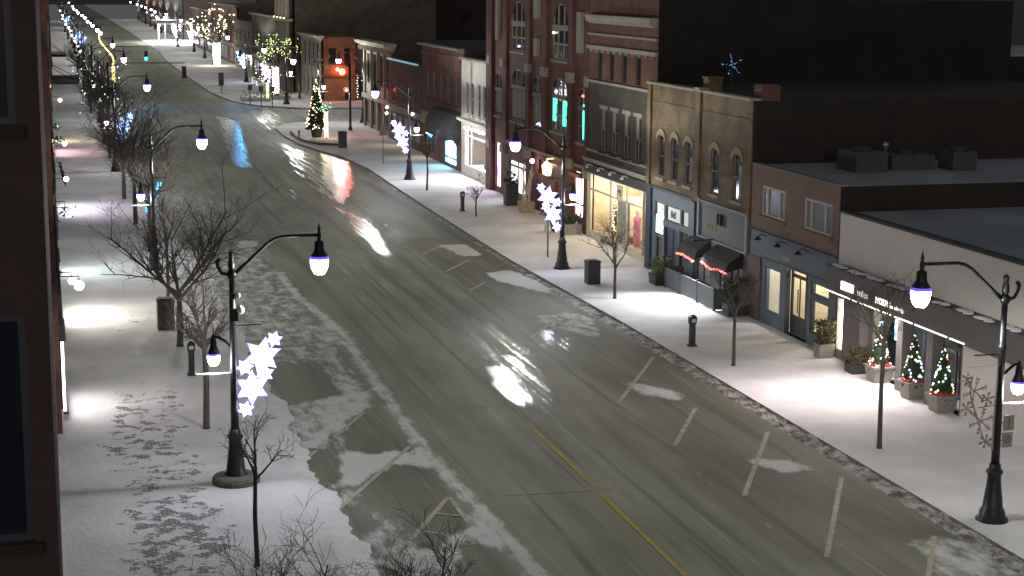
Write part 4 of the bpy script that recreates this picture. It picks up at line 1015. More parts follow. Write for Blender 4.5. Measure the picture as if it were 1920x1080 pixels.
# ---- buff brick pair
t = B('buff_brick_building', 'buff brick building with narrow arched windows over a blue shop and a dark pub', X, 60.2, 71.95)
y0, y1, Ht = 60.2, 71.95, 8.55
wc = [(70.22, .40), (68.57, .40), (66.92, .40), (63.97, .42), (61.63, .42)]
HS = [(c-d, c+d, 4.48, 6.35) for c, d in wc]
w = MB(); wall(w, X, y0, y1, 3.92, Ht, HS, .3)
for h in HS: arch_fill(w, X, h, .22, .3)
w.box(X-.10, 65.55, 3.95, X, 66.1, Ht).box(X-.10, y1-.45, 3.95, X, y1-.02, Ht).box(X-.06, y0, 3.95, X, y0+.3, Ht)
w.build('wall', mYellowBrick, t)
b = MB().box(X-.16, y0, Ht+.001, X+.3, 65.5, Ht+.10).box(X-.16, 66.1, Ht+.001, X+.3, y1, Ht+.10).box(X-.14, 65.55, Ht+.001, X+.3, 66.08, Ht+.18)
b.build('coping', mStone, t)
b = MB()
for a, c in ((y0+.3, 65.5), (66.15, y1-.5)): b.box(X-.05, a, 7.75, X-.002, c, 7.82).box(X-.03, a, 5.35, X-.002, c, 5.42) if False else b.box(X-.05, a, 7.75, X-.002, c, 7.82)
for c, d in wc: pass
for a, c in ((y0+.3, 61.15), (62.1, 63.5), (64.45, 65.5)): b.box(X-.03, a, 5.30, X-.002, c, 5.36).box(X-.03, a, 5.48, X-.002, c, 5.53)
b.build('string_course', mYellowBrick, t)
for (c, d), h in zip(wc, HS):
    hood = MB(); K = 8
    ring = [(c-(d+.02)*math.cos(PI*k/K), 6.13+.26*math.sin(PI*k/K)) for k in range(K+1)]; ring2 = [(c-(d+.2)*math.cos(PI*k/K), 6.13+.5*math.sin(PI*k/K)) for k in range(K+1)]
    for k in range(K): hood.plate([ring[k], ring[k+1], ring2[k+1], ring2[k]], X-.06, X-.002)
    hood.build('window_arch', plain('pale_arch_brick', (.30, .25, .16), .85, .2, 9, .2), t)
    o = window(t, X, h, mGlass, mFrameDim, (), (.5,), .06, mStone)
MB().quad((X+.06, 66.90, 4.7), (X+.06, 66.62, 4.7), (X+.06, 66.62, 5.7), (X+.06, 66.90, 5.7)).quad((X+.06, 61.6, 4.5), (X+.06, 61.25, 4.5), (X+.06, 61.25, 5.9), (X+.06, 61.6, 5.9)).build('curtain', mCurtain, t)
shell(t, X, y0, y1, Ht, 18, mNearBlackBrick, 3.9, 2.5)
MB().box(X+.3, 65.6, Ht, X+.9, 66.2, Ht+.55).box(X+.25, 65.55, Ht+.551, X+.95, 66.25, Ht+.62).build('chimney', mYellowBrick, t)
MB().box(X+.3, 59.9+.32, Ht-.01, X+1.1, 60.9, Ht+.5).frustum(X+.7, 60.56, Ht+.501, Ht+.62, .46, .40, .35, .3).build('chimney', mOldBrick, t)
# blue half
BD = (67.95, 69.62, KZ, 2.35); TRS = [(69.72, 70.85, 2.62, 3.35), (67.75, 69.5, 2.62, 3.35), (66.4, 67.55, 2.62, 3.35)]; BS = (69.8, 70.7, KZ+.1, 2.45); BW = (66.4, 67.8, .6, 2.45)
w = MB(); wall(w, X, 66.1, y1, 0, 3.9, [BD, BS, BW]+TRS, .2); w.build('shop_front', mBlueGrey, t)
MB().box(X-.12, 66.1, 3.905, X+.1, y1, 4.03).build('cornice', mCharcoal, t)
for h in TRS: window(t, X, h, emit('dim_transom', (.75, .85, .68), .16, False), mCharcoal, (), (), .06)
text('lettering', 'Bell', (X-.0, 69.0, 2.82), .46, plain('blue_ink', (.03, .08, .22), .6, .1, 3, 0), t, wid=.9).location.x += .05
window(t, X, BW, mGlass, mBlueGrey, (), (), .07); window(t, X, BS, mGlass, mBlueGrey, (), (.7,), .07)
MB().box(X+.12, BD[0], KZ, X+.18, BD[1], 2.35).box(X+.09, 68.75, .2, X+.118, 68.79, 2.3).build('door', mNavy, t)
MB().box(X-.02, 69.85, 1.95, X+.05, 70.62, 2.75).build('screen', glow_pane('white_blue_screen', (.25, .5, 1), (.9, .97, 1), 4.5, (2, 2.4, 3.5), .3, .5, .2), t)
for y in (71.55, 66.2): MB().box(X-.10, y-.32, KZ, X-.002, y+.32, 3.9).build('pilaster', mNavy if y > 70 else mBlueGrey, t)
# pub half
PW = [(64.2, 65.7, .55, 2.3), (62.3, 63.2, KZ, 2.3), (60.75, 62.0, .55, 2.3)]
w = MB(); wall(w, X, y0, 66.1, 0, 3.9, PW, .2); w.build('pub_front', mSlate, t)
MB().box(X-.14, y0+.15, 4.05, X+.02, 65.5, 4.13).box(X-.10, y0+.15, 2.52, X-.002, 65.6, 2.60).box(X-.10, 65.35, 2.6, X-.002, 65.55, 4.2).box(X-.10, y0+.1, 2.6, X-.002, y0+.3, 4.2).build('moulding', plain('pale_slate', (.2, .22, .23), .7, .1, 2, 0), t)
MB().box(X-.05, y0+.3, 3.9, X+.02, 65.35, 4.05).build('sign_board', mSlate, t)
f = MB()
for y in (63.25, 62.95): f.box(X-.16, y-.05, 3.3, X-.002, y+.05, 3.75)
f.build('bracket', mCharcoal, t)
text('lettering', 'LOCAL', (X-.02, 64.6, 2.95), .34, plain('gilt', (.45, .36, .14), .5, .2, 5, 0), t)
for h in PW: window(t, X, h, plain('pub_blind', (.20, .19, .185), .7, .4, 2, 0), mCharcoal, (.5,), (.75,), .07)
for a, c in ((64.15, 66.2), (60.8, 63.4)):
    aw = MB().platey([(X, 2.5), (X, 1.9), (X-.7, 1.74), (X-.7, 1.92), (X-.6, 2.1)], a, c).build('awning', mFabric, t)
    b = MB(); rng = random.Random(5); k = 0; y = c
    while y > a:
        b.octa((X-.73+rng.uniform(-.03, .03), y, 1.70+.05*math.sin(y*3)+rng.uniform(-.03, .03)), .042); y -= .085 if not (61.3 < y < 61.9) else .2
    b.build('light_string', emit('bulb_red_strong', (1, .13, .10), 3.2), aw)
lamp('SPOT', (X-.95, 63.78, 2.55), 1500, (.95, .97, 1), t, .12, aim=(24.2, 63.2, 0), spot_size=R(112), spot_blend=.55)
MB().box(X-.90, 63.74, 2.58, X-.05, 63.80, 2.64).box(X-1.02, 63.62, 2.575, X-.901, 63.92, 2.66).build('flood_lamp', mBlack, t)

# ---- clothing shop
X = 26.8; y0, y1, Ht = 72.0, 82.05, 12.3
t = B('clothing_shop_building', 'shop with red brick over grey brick, pale cornice bands and a warm display window', X, y0, y1)
HU = [(c-.38, c+.38, 8.24, 9.6) for c in (80.3, 78.5, 76.6, 74.6)]
w = MB(); wall(w, X, y0, y1, 8.12, Ht, HU); w.build('upper_wall', mOldBrick, t)
HG = [(c-.45, c+.45, 4.75, 6.8) for c in (79.5, 77.85, 76.05, 74.45)]
w = MB(); wall(w, X, y0, y1, 3.85, 8.10, HG); w.build('wall', mGreyBrick, t)
shell(t, X, y0, y1, Ht, 18, mShadeTone, 3.83, 3.0)
for h in HU: window(t, X, h, mGlass, mDimBrick, (), (), .06)
for h in HG:
    o = window(t, X, h, mGlass, mFrameDim, (.5,), (.5,), .06, mGreyBrick)
    MB().quad((X+.075, h[1]-.07, 5.75), (X+.075, h[0]+.42, 5.75), (X+.075, h[0]+.42, 6.74), (X+.075, h[1]-.07, 6.74)).build('blind', mCurtain, o)
    MB().box(X-.06, h[0]-.1, 6.82, X-.002, h[1]+.1, 7.0).build('lintel', mStone, t)
c = MB().platey([(X, 11.35), (X-.42, 11.35), (X-.36, 11.15), (X-.18, 11.03), (X, 11.0)], y0+.1, y1-.5); c.box(X-.44, y0+.05, 11.355, X, y1-.45, 11.44); c.build('cornice', mStone, t)
c = MB().box(X-.10, y0, 10.42, X-.002, y1, 10.52).box(X-.14, y0, 9.72, X-.002, y1, 9.92).box(X-.12, y0+.1, 8.06, X-.002, y1, 8.18).box(X-.10, y0+.1, 4.55, X-.002, y1, 4.68); c.build('string_course', mStone, t)
c = MB()
for k in range(11): c.box(X-.10, y0+.5+k*.9, 9.58, X-.002, y0+.64+k*.9, 9.715)
c.build('dentil', mStone, t)
MB().platey([(X, 4.25), (X-.30, 4.25), (X-.22, 4.05), (X, 3.95)], y0+.1, y1).build('shop_cornice', mGreyWall, t)
MB().box(X-.18, y0, 3.48, X+.24, y1, 3.9).build('fascia', mCharcoal, t)
f = MB()
for y in (80.6, 78.8, 77, 75.2): f.tube([(X-.18, y, 3.88), (X-.4, y, 3.97), (X-.48, y, 3.9)], .025, 5).lathe(X-.49, y, [(.03, 3.93), (.09, 3.83), (.09, 3.8)], 8)
f.build('gooseneck_lamp', mFrame, t)
mCream = plain('cream_paint', (.5, .46, .36), .6, .12, 2, .05)
DW = (73.6, 81.6, .38, 3.46)
f = MB(); strips(f, X, DW, .10, (.30, .58, .60), (.72,), .02, .12); f.box(X, y0+.7, 0, X+.12, y1, .37).box(X, 81.6, .37, X+.12, y1, 3.46); f.build('shop_front', mCream, t)
MB().box(X-.05, y0-.05, KZ, X+.2, y0+.75, 3.9).build('pilaster', mNavy, t)
MB().quad((X+.08, 81.5, .48), (X+.08, 73.7, .48), (X+.08, 73.7, 3.36), (X+.08, 81.5, 3.36)).build('pane', mClear, t)
MB().box(X-.02, 76.4, 2.62, X+.015, 77.35, 3.32).build('number_panel', mCream, t)
text('lettering', '192', (X-.025, 77.2, 2.80), .42, mBlack, t, wid=.85)
mInt = plain('warm_interior', (.60, .50, .36), .8, .3, 1.6, 0)
MB().box(X+2.7, y0+.2, .1, X+2.9, y1-.1, 3.6).box(X+.3, y0+.2, .13, X+2.7, y1-.2, .37).box(X+.3, 78.05, .4, X+2.5, 78.12, 2.6).box(X+.3, y1-.30, .4, X+2.69, y1-.2, 3.6).build('interior_wall', mInt, t)
MB().box(X+.16, 75.9, .4, X+.2, 77.6, 2.5).build('interior_panel', plain('shop_panel', (.34, .33, .29), .7, .2, 2, 0), t)
def mannequin(t, x, y, m, mh):
    f = MB().lathe(x, y, [(.0, .4), (.16, .42), (.15, .9), (.20, 1.15), (.13, 1.42), (.20, 1.7), (.22, 1.82), (.07, 1.9), (.05, 1.98)], 10)
    f.tube([(x, y-.22, 1.8), (x-.06, y-.28, 1.5), (x-.12, y-.2, 1.25)], .05, 5).tube([(x, y+.22, 1.8), (x-.02, y+.3, 1.5), (x-.02, y+.3, 1.2)], .05, 5)
    o = f.build('mannequin', m, t, True); MB().ball((x, y, 2.1), .11, 1.25).build('mannequin_head', mh, o, True)
mSkin = plain('mannequin_shell', (.7, .66, .6), .5, .1, 3, 0)
mannequin(t, X+.7, 79.75, plain('grey_dress', (.16, .16, .14), .9, .3, 5, 0), mSkin); mannequin(t, X+.6, 75.95+.0, plain('pink_coat', (.75, .25, .4), .9, .2, 5, 0), mSkin)
f = MB(); rng = random.Random(12)
for k in range(26):
    y = rng.uniform(73.9, 81.2); x = X+rng.uniform(.35, 1.0); s_ = rng.uniform(.08, .2); f.box(x, y, .38, x+s_, y+s_*1.3, .38+rng.uniform(.1, .5))
f.build('gift_display', plain('gift_paper', (.6, .3, .18), .7, .6, 4, 0), t)
conifer_pts = MB()
for k in range(150):
    u = rng.random()**.7; a = rng.uniform(0, 6.28); conifer_pts.octa((X+.75+.3*u*math.cos(a), 74.6+.3*u*math.sin(a), .5+1.3*(1-u)), .05)
conifer_pts.build('display_tree', mGreen, t)
b = MB()
for k in range(60):
    a = k*.55; b.octa((X+.28, 78.7+.45*math.cos(a)*rng.uniform(.3, 1), 2.9+.30*math.sin(a)*rng.uniform(.3, 1)), .035)
for k in range(50): b.octa((X+.28+rng.uniform(0, .2), 79.0+rng.uniform(-.35, .1), rng.uniform(.7, 2.3)), .03)
b.build('light_string', mBulbWarm, t)
b = MB()
for k in range(30): b.octa((X+.75+rng.uniform(-.3, .2), 74.6+rng.uniform(-.35, .35), rng.uniform(.5, 1.8)), .035)
b.build('light_string', mBulbPurple, t)
lamp('POINT', (X+1.1, 80.2, 3.0), 260, (1, .80, .55), t, .2); lamp('POINT', (X+1.0, 76.9, 3.0), 190, (1, .82, .62), t, .2); lamp('POINT', (X+1.0, 74.6, 3.0), 90, (1, .84, .62), t, .2)

lamp('AREA', (26.75, 77.6, 3.3), 55, (1, .78, .5), t, .2, aim=(25.2, 77.6, 0), shape='RECTANGLE', size_y=7.0)
# ---- tall red brick building
X = 27.0; y0, y1, Ht = 82.1, 102.8, 16.5
t = B('tall_red_brick_building', 'tall red brick building with stone blocks, round headed windows and green lit window strips', X, y0, y1, 'corner block')
WL = [(94.7, 97.6, 8.98, 11.9), (86.3, 89.1, 8.86, 11.9)]
W2_ = [(99.75, 101.35, 4.88, 7.55), (94.5, 97.5, 4.85, 7.95), (91.2, 92.9, 4.85, 7.75), (86.35, 89.2, 4.95, 7.9), (82.75, 84.4, 4.75, 7.6)]
GF = [(99.9, 101.2, .45, 3.2), (94.3, 97.9, .5, 2.55), (86.7, 91.6, KZ, 3.1), (82.75, 84.9, .7, 3.25)]
w = MB(); wall(w, X, y0, y1, 0, Ht, WL+W2_+GF, .3)
for h in WL: arch_fill(w, X, h, 1.15, .3)
for h in W2_: arch_fill(w, X, h, .8, .3)
w.box(X-.22, 101.5, 0, X, y1, Ht).box(X-.22, y0+.02, 0, X, 82.65, Ht).box(X-.16, 98.2, 3.6, X, 99.2, Ht).box(X-.16, 89.9, 3.6, X, 90.7, Ht).box(X-.16, 93.3, 3.6, X, 94.0, Ht).box(X-.16, 85.1, 3.6, X, 85.8, Ht)
w.build('wall', mRedBrick, t)
shell(t, X, y0, y1, Ht, 18, mShadeTone)
mDimStone = plain('dim_stone', (.22, .205, .17), .85, .2, 5, .2)
b = MB()
for y, z, a, hh_ in ((102.2, 8.25, .3, .5), (99.0, 8.2, .35, .5), (93.6, 8.15, .38, .5), (90.3, 8.1, .42, .52), (85.5, 8.05, .42, .55), (82.4, 8.0, .3, .55), (102.2, 3.0, .3, .5), (99.0, 3.0, .35, .5), (93.6, 3.2, .38, .5), (85.5, 3.5, .42, .55), (82.4, 3.3, .3, .55)): b.box(X-.26, y-a, z-hh_/2, X-.002, y+a, z+hh_/2)
for y, z0_, z1_, a in ((91.9, 11.0, 13.6, .42), (91.9, 8.9, 9.9, .38), (100.4, 9.5, 12.5, .3), (83.9, 9.4, 11.5, .35)): b.box(X-.2, y-a, z0_, X-.002, y+a, z1_)
b.box(X-.14, y0+.7, 3.45, X-.002, 98.1, 3.6)
b.build('stone_block', mDimStone, t)
for h in WL:
    o = window(t, X, h, mGlass, mDimStone, (.30, .68), (.28,), .11, mDimStone); MB().box(X-.02, h[0], 10.45, X+.1, h[1], 10.75).build('transom', mDimStone, o)
for i, h in enumerate(W2_):
    wd = h[1]-h[0] > 2
    o = window(t, X, h, mGlass, mDimStone, (.33, .66) if wd else (.5,), (.30,), .10, mDimStone)
    MB().box(X-.02, h[0], h[3]-1.15, X+.1, h[1], h[3]-.95).build('transom', mDimStone, o)
    if i < 3: MB().quad((X+.07, h[1]-.1, h[2]+.2), (X+.07, h[0]+.1, h[2]+.2), (X+.07, h[0]+.1, h[3]-1.2), (X+.07, h[1]-.1, h[3]-1.2)).build('curtain', plain('dim_curtain', (.2, .21, .19), .9, .5, 4, 0), o)
    tr = MB(); cy, r_ = (h[0]+h[1])/2, (h[1]-h[0])/2
    for k in range(5):
        a = PI*(k+.5)/5; tr.tube([(X+.09, cy, h[3]-.9), (X+.09, cy+r_*.9*math.cos(a), h[3]-.9+.75*math.sin(a))], .03, 4)
    tr.build('tracery', mDimStone, o)
mTeal = emit('teal_neon', (.03, 1.0, .52), 4)
for ya, yb, za, zb in ((88.55, 88.95, 5.5, 6.75), (86.75, 87.1, 5.35, 6.7), (83.35, 83.6, 4.95, 6.75)): MB().box(X+.02, ya, za, X+.07, yb, zb).box(X+.022, ya-.22, zb-.3, X+.068, ya, zb-.02).build('neon_strip', mTeal, t)
lamp('POINT', (X-.35, 87.8, 6.1), 2.2, (.1, 1, .6), t, .2)
for y, z, mm in ((95.9, 9.3, mBulbPurple), (88.3, 7.15, mBulbPurple), (88.9, 10.3, mBulbWhite), (91.6, 5.1, mBulbPurple), (83.5, 7.2, mBulbRed)):
    MB().box(X-.03, y-.22, z-.05, X-.003, y-.06, z+.06).box(X-.03, y+.04, z-.06, X-.003, y+.2, z+.05).build('window_lamp', mm, t)
MB().quad((X+.15, 101.2, .45), (X+.15, 99.9, .45), (X+.15, 99.9, 3.2), (X+.15, 101.2, 3.2)).build('lit_window', glow_pane('violet_pane', (.62, .25, 1), (1, .8, 1), 3.2, (1, 1, .7), .3, .6, .5), t)
f = MB(); strips(f, X, GF[1], .12, (.5,), (.8,)); o = f.build('shop_window', mCharcoal, t)
MB().quad((X+.14, 97.9, .5), (X+.14, 94.3, .5), (X+.14, 94.3, 2.55), (X+.14, 97.9, 2.55)).build('pane', glow_pane('cool_pane', (.55, .75, .75), (1, 1, 1), 1.7, (1.2, 1.2, 1.4), .3, .6, .3), o)
MB().box(X+.02, 86.7, KZ, X+.2, 91.6, 2.3).box(X-.12, 88.0, KZ, X+.02, 89.2, 2.2).build('door', mWood, t)
MB().quad((X+.15, 91.6, 2.3), (X+.15, 86.7, 2.3), (X+.15, 86.7, 3.1), (X+.15, 91.6, 3.1)).build('fanlight', plain('fanlight_glass', (.06, .045, .04), .3, .3, 3, 0), t)
b = MB().frustum(X-.5, 88.3, 2.55, 3.05, .10, .42, .14, .55).frustum(X-.5, 88.3, 3.051, 3.3, .14, .5, .04, .1).tube([(X, 88.3, 3.45), (X-.5, 88.3, 3.45), (X-.5, 88.3, 3.3)], .025, 4); b.build('hanging_lantern', emit('lantern_glass', (1, .82, .42), 2.6), t)
lamp('POINT', (X-.85, 88.3, 2.8), 34, (1, .66, .32), t, .15)
MB().ball((X-.3, 91.9, 2.95), .14).build('wall_lamp', emit('violet_lamp', (1, .75, 1), 7), t); lamp('POINT', (X-.5, 91.7, 2.8), 20, (1, .55, .25), t, .1)
f = MB(); strips(f, X, GF[3], .10, (.5,), (.3,)); o = f.build('shop_window', mWood, t)
MB().quad((X+.14, 84.9, .7), (X+.14, 82.75, .7), (X+.14, 82.75, 3.25), (X+.14, 84.9, 3.25)).build('pane', glow_pane('pink_pane', (1, .45, .28), (1, .88, .84), 6, (1.5, 1.0, .6), .25, .55, .25), o)
MB().box(X-.35, 82.9, 2.95, X-.002, 84.8, 3.15).build('window_hood', mWood, t)
lamp('POINT', (X-.6, 83.9, 2.6), 30, (1, .42, .18), t, .15)
lamp('AREA', (X-.25, 96.1, 2.4), 45, (.9, .97, 1), t, .2, aim=(X-2.5, 96.5, 0), shape='RECTANGLE', size_y=3.2)
lamp('SPOT', (X-.2, 100.5, 2.4), 60, (.8, .55, 1), t, .2, aim=(X-2, 100.5, 0), spot_size=R(120), spot_blend=.8)
# ---- white painted shop
X = 27.2; y0, y1, Ht = 103.2, 110.95, 7.9
t = B('white_painted_shop', 'narrow white painted shop with a dazzling lit display window', X, y0, y1)
HU = [(c-.32, c+.32, 4.3, 6.45) for c in (109.3, 107.9, 106.1, 104.7)]
G6 = (104.0, 110.1, .75, 3.4)
w = MB(); wall(w, X, y0, y1, 0, Ht, HU+[G6], .3)
for h in HU: arch_fill(w, X, h, .3, .3)
w.build('wall', plain('white_painted_brick', (.42, .41, .37), .8, .12, 1, .15), t)
shell(t, X, y0, y1, Ht, 16, mDimBrick, 3.8, 2.4)
MB().box(X-.2, y0, Ht, X+.3, y1, Ht+.15).build('coping', mGreyWall, t)
for h in HU: window(t, X, h, mGlass, mFrame, (), (.5,), .07, mWhiteTrim)
MB().platey([(X, 4.0), (X-.4, 3.98), (X-.3, 3.8), (X, 3.65)], y0+.05, y1).build('cornice', mWhiteTrim, t)
f = MB(); strips(f, X, G6, .12, (.72,), (.78,)); f.build('shop_window', mWhiteTrim, t)
MB().quad((X+.13, 110.1, .75), (X+.13, 104, .75), (X+.13, 104, 3.4), (X+.13, 110.1, 3.4)).build('pane', mClear, t)
mWI = plain('white_interior', (.8, .8, .78), .8, .05, 2, 0)
MB().box(X+2.2, y0+.15, .1, X+2.3, y1-.15, 3.7).box(X+.35, y0+.2, .1, X+2.2, y1-.2, .7).build('interior_wall', mWI, t)
f = MB().box(X+.8, 106.4, .72, X+1.2, 108.0, 1.05).box(X+.6, 105.2, .72, X+.75, 105.6, 1.5); f.build('display_case', mCharcoal, t)
MB().lathe(X+.7, 105.9, [(.2, .72), (.34, .9), (.28, 1.5), (.14, 1.9), (.05, 2.0)], 10).build('red_robe', mRed, t, True)
lamp('AREA', (X+.8, 107.2, 3.45), 700, (1, .95, .96), t, 1.0, aim=(X+.8, 107.2, 0), shape='RECTANGLE', size_y=5.0)
b = MB()
for k in range(6): b.ball((X-.06, 109.6-k*.95, 3.35+.04*(k % 2)), .10, 1, 7, 4)
b.build('sign_lamp', emit('cool_sign', (.92, .9, 1), 8), t)
lamp('AREA', (X-.3, 107, 3.3), 90, (1, .97, .95), t, .2, aim=(X-2, 107, 0), shape='RECTANGLE', size_y=5.0)

# ---- brick shop with dark hood
X = 27.4; y0, y1, Ht = 111.0, 124.2, 8.4
t = B('hooded_brick_shop', 'two storey brick shop with a broad dark hood over an arched blue lit window', X, y0, y1)
HU = [(c-.5, c+.5, 4.6, 6.5) for c in (122.2, 120.2, 117.8, 115.6, 113.4)]
BLU = (113.3, 117.0, .25, 2.1); GL = (119.2, 123.4, .6, 2.5)
w = MB(); wall(w, X, y0, y1, 0, Ht, HU+[BLU, GL], .3); arch_fill(w, X, BLU, .45, .3); w.build('wall', mOldBrick, t)
shell(t, X, y0, y1, Ht, 16, mDimBrick)
for h in HU: window(t, X, h, mGlass, mFrameDim, (.5,), (.5,), .07, mDimBrick)
c = MB()
for k in range(9): c.box(X-.06, 112+k*1.3, 6.9, X-.002, 112.25+k*1.3, 7.7)
c.box(X-.1, y0, 7.75, X-.002, y1, 7.95).build('string_course', mOldBrick, t)
MB().platey([(X, Ht-.1), (X-.4, Ht), (X-.4, Ht+.12), (X, Ht+.15)], y0, y1).build('cornice', mGreyWall, t)
MB().platey([(X, 4.2), (X-.5, 4.0), (X-.95, 3.3), (X-1.0, 2.3), (X, 2.35)], 111.8, 118.8).build('awning', mCharcoal, t)
MB().box(X-.12, 119, 2.6, X-.002, 124, 3.5).build('sign_board', plain('tan_board', (.24, .21, .15), .7, .2, 2, .05), t)
f = MB(); strips(f, X, BLU, .1, (.22, .8), (.28,)); f.build('shop_window', mNavy, t)
MB().quad((X+.14, 117, .25), (X+.14, 113.3, .25), (X+.14, 113.3, 2.1), (X+.14, 117, 2.1)).build('lit_window', glow_pane('blue_pane', (.03, .30, 1), (.35, .85, 1), 6, (1.2, 1.2, 1.2), .3, .6, .45), t)
window(t, X, GL, mGlass, mDimBrick, (.4, .7), (), .1)
MB().octa((X-.2, 120.4, 2.0), .26).build('blue_lamp', emit('blue_lamp', (.02, .25, 1), 6), t)
MB().box(X-.14, 121.6, 1.9, X-.05, 122.3, 2.02).build('wall_lamp', mBulbWarm, t)
lamp('AREA', (X-.2, 115.1, 1.9), 70, (.35, .65, 1), t, .3, aim=(X-2.2, 114.8, 0), shape='RECTANGLE', size_y=3.4)
lamp('SPOT', (X-.3, 121.5, 2.4), 70, (1, .85, .5), t, .15, aim=(X-1.6, 121.5, 0), spot_size=R(110), spot_blend=.8)

# ---- plain brick shop with the blue edge
X = 27.6; y0, y1, Ht = 124.3, 138.3, 6.65
t = B('plain_brick_shop', 'plain dim brick shop with a blue light line along its roof edge', X, y0, y1)
HU = [(c-.7, c+.7, 3.3, 4.9) for c in (136, 132.5, 129, 126.2)]; GL = (126, 137, .6, 2.4)
w = MB(); wall(w, X, y0, y1, 0, Ht, HU+[GL], .3); w.build('wall', mDimBrick, t)
shell(t, X, y0, y1, Ht, 16, mDimBrick)
for h in HU: window(t, X, h, mGlass, mFrameDim, (.5,), (), .08)
window(t, X, GL, plain('dim_shop_glass', (.10, .085, .06), .3, .5, 1.5, 0), mDimBrick, (.2, .4, .6, .8), (), .12)
MB().box(X-.1, y0, 2.55, X-.002, y1, 3.05).build('sign_board', mGreyWall, t)
MB().box(X-.12, 126.6, Ht+.001, X+.05, y1-.1, Ht+.12).build('light_strip', emit('blue_edge', (.10, .38, .55), .55), t)
lamp('SPOT', (X-.4, 131, 2.5), 90, (1, .82, .52), t, .15, aim=(X-2, 131, 0), spot_size=R(120), spot_blend=.8)
b = MB()
for y, z in ((137.6, 2.7), (137.7, 2.2), (127.5, 2.9)): b.octa((X-.25, y, z), .16)
b.build('wall_lamp', mBulbWhite, t)

# ---- corniced corner shop
X = 28.0; y0, y1, Ht = 138.4, 151.2, 7.75
t = B('corniced_corner_shop', 'corner shop with a deep pale bracketed cornice and tall pilasters', X, y0, y1)
HU = [(c-.8, c+.8, 4.0, 6.7) for c in (149, 146, 143, 140.2)]; GL = (139.5, 150.5, .5, 2.6)
w = MB(); wall(w, X, y0, y1, 0, Ht, HU+[GL], .3)
for y in (150.6, 147.5, 144.5, 141.6, 138.9): w.box(X-.16, y-.25, 0, X, y+.25, Ht-.5)
w.build('wall', plain('tan_plaster', (.22, .18, .14), .8, .2, 2, .15), t)
shell(t, X, y0, y1, Ht, 16, mDimBrick)
for h in HU: window(t, X, h, mGlass, mDimBrick, (.5,), (), .09)
window(t, X, GL, plain('tan_shop_glass', (.16, .12, .07), .3, .5, 1.2, 0), mDimBrick, (.25, .5, .75), (.7,), .12)
MB().platey([(X, Ht-.55), (X-.25, Ht-.45), (X-.8, Ht-.12), (X-.85, Ht+.1), (X+.3, Ht+.12)], y0-.6, y1+.4).build('cornice', plain('pale_cornice', (.40, .34, .26), .75, .1, 2, .1), t)
c = MB()
for k in range(14): c.box(X-.55, y0+.3+k*.95, Ht-.75, X-.02, y0+.5+k*.95, Ht-.36)
c.build('bracket', mStone, t)
MB().box(X-.3, y0+.2, 2.7, X-.002, y1-.2, 3.1).build('sign_board', mGreyWall, t)

# ---- beyond the crossing
X = 29.0; t = B('orange_lit_corner_shop', 'corner shop beyond the crossing whose brick side glows orange under a flood lamp', X, 182, 196)
HU = [(c-.7, c+.7, 3.6, 6.3) for c in (193.6, 190.5, 187.4, 184.3)]; GL = (183.2, 195, .5, 2.6)
w = MB(); wall(w, X, 182, 196, 0, 7.0, HU+[GL], .3)
for y in (195.6, 192, 189, 186, 182.4): w.box(X-.14, y-.25, 0, X, y+.25, 6.8)
w.build('wall', mGreyWall, t)
MB().box(X+.26, 182, 0, 32.7, 196, 6.98).build('side_wall', mOrangeBrick, t)
MB().platey([(X, 6.6), (X-.6, 6.95), (X-.6, 7.15), (X+.3, 7.15)], 181.6, 196.3).build('cornice', mStone, t)
for h in HU: window(t, X, h, mGlass, mDimBrick, (), (), .09)
window(t, X, GL, plain('grey_shop_glass', (.2, .2, .18), .3, .5, 1.2, 0), mFrameDim, (.25, .5, .75), (.7,), .12)
MB().box(29.8, 181.95, 4.0, 30.6, 181.99, 5.8).build('window', mGlass, t); MB().box(31.5, 181.95, 4.0, 32.1, 181.99, 5.8).build('window', mGlass, t)
MB().box(29.05, 181.7, 2.75, 32.7, 181.99, 3.0).build('sign_board', mWood, t)
MB().ball((31.2, 181.6, 3.3), .34).ball((30.7, 181.65, 3.55), .2).build('flood_lamp', emit('orange_lamp', (1, .10, .03), 22), t)
lamp('POINT', (31.0, 180.7, 3.2), 70, (1, .22, .06), t, .3); lamp('POINT', (29.9, 180.4, 4.9), 14, (1, .42, .18), t, .3)
t = B('string_lit_shop', 'dim shop on the side street framed by small string lights', 34.5, 182.4, 195)
MB().box(32.75, 182.6, 0, 44, 196, 6.3).build('wall', plain('mauve_brick', (.13, .09, .09), .85, .3, 2, .2), t)
MB().box(33.2, 182.55, .5, 36.0, 182.59, 2.6).build('shop_window', mGlass, t)
MB().box(32.8, 182.3, 2.9, 37, 182.59, 3.3).build('sign_board', mCharcoal, t)
b = MB()
for k in range(9): b.octa((33.0+.06*math.sin(k*2), 182.4, .5+k*.3), .055)
for k in range(14): b.octa((33.5+k*.17, 182.35, 2.3+.08*math.sin(k)), .06)
b.build('light_string', mBulbWhite, t)
b = MB()
for k in range(6): b.octa((34.6+k*.15, 182.33, 2.0+.05*(k % 2)), .06)
b.build('violet_light_string', mBulbPurple, t)
lamp('POINT', (36.5, 180, 3), 50, (1, .6, .6), t, .3)
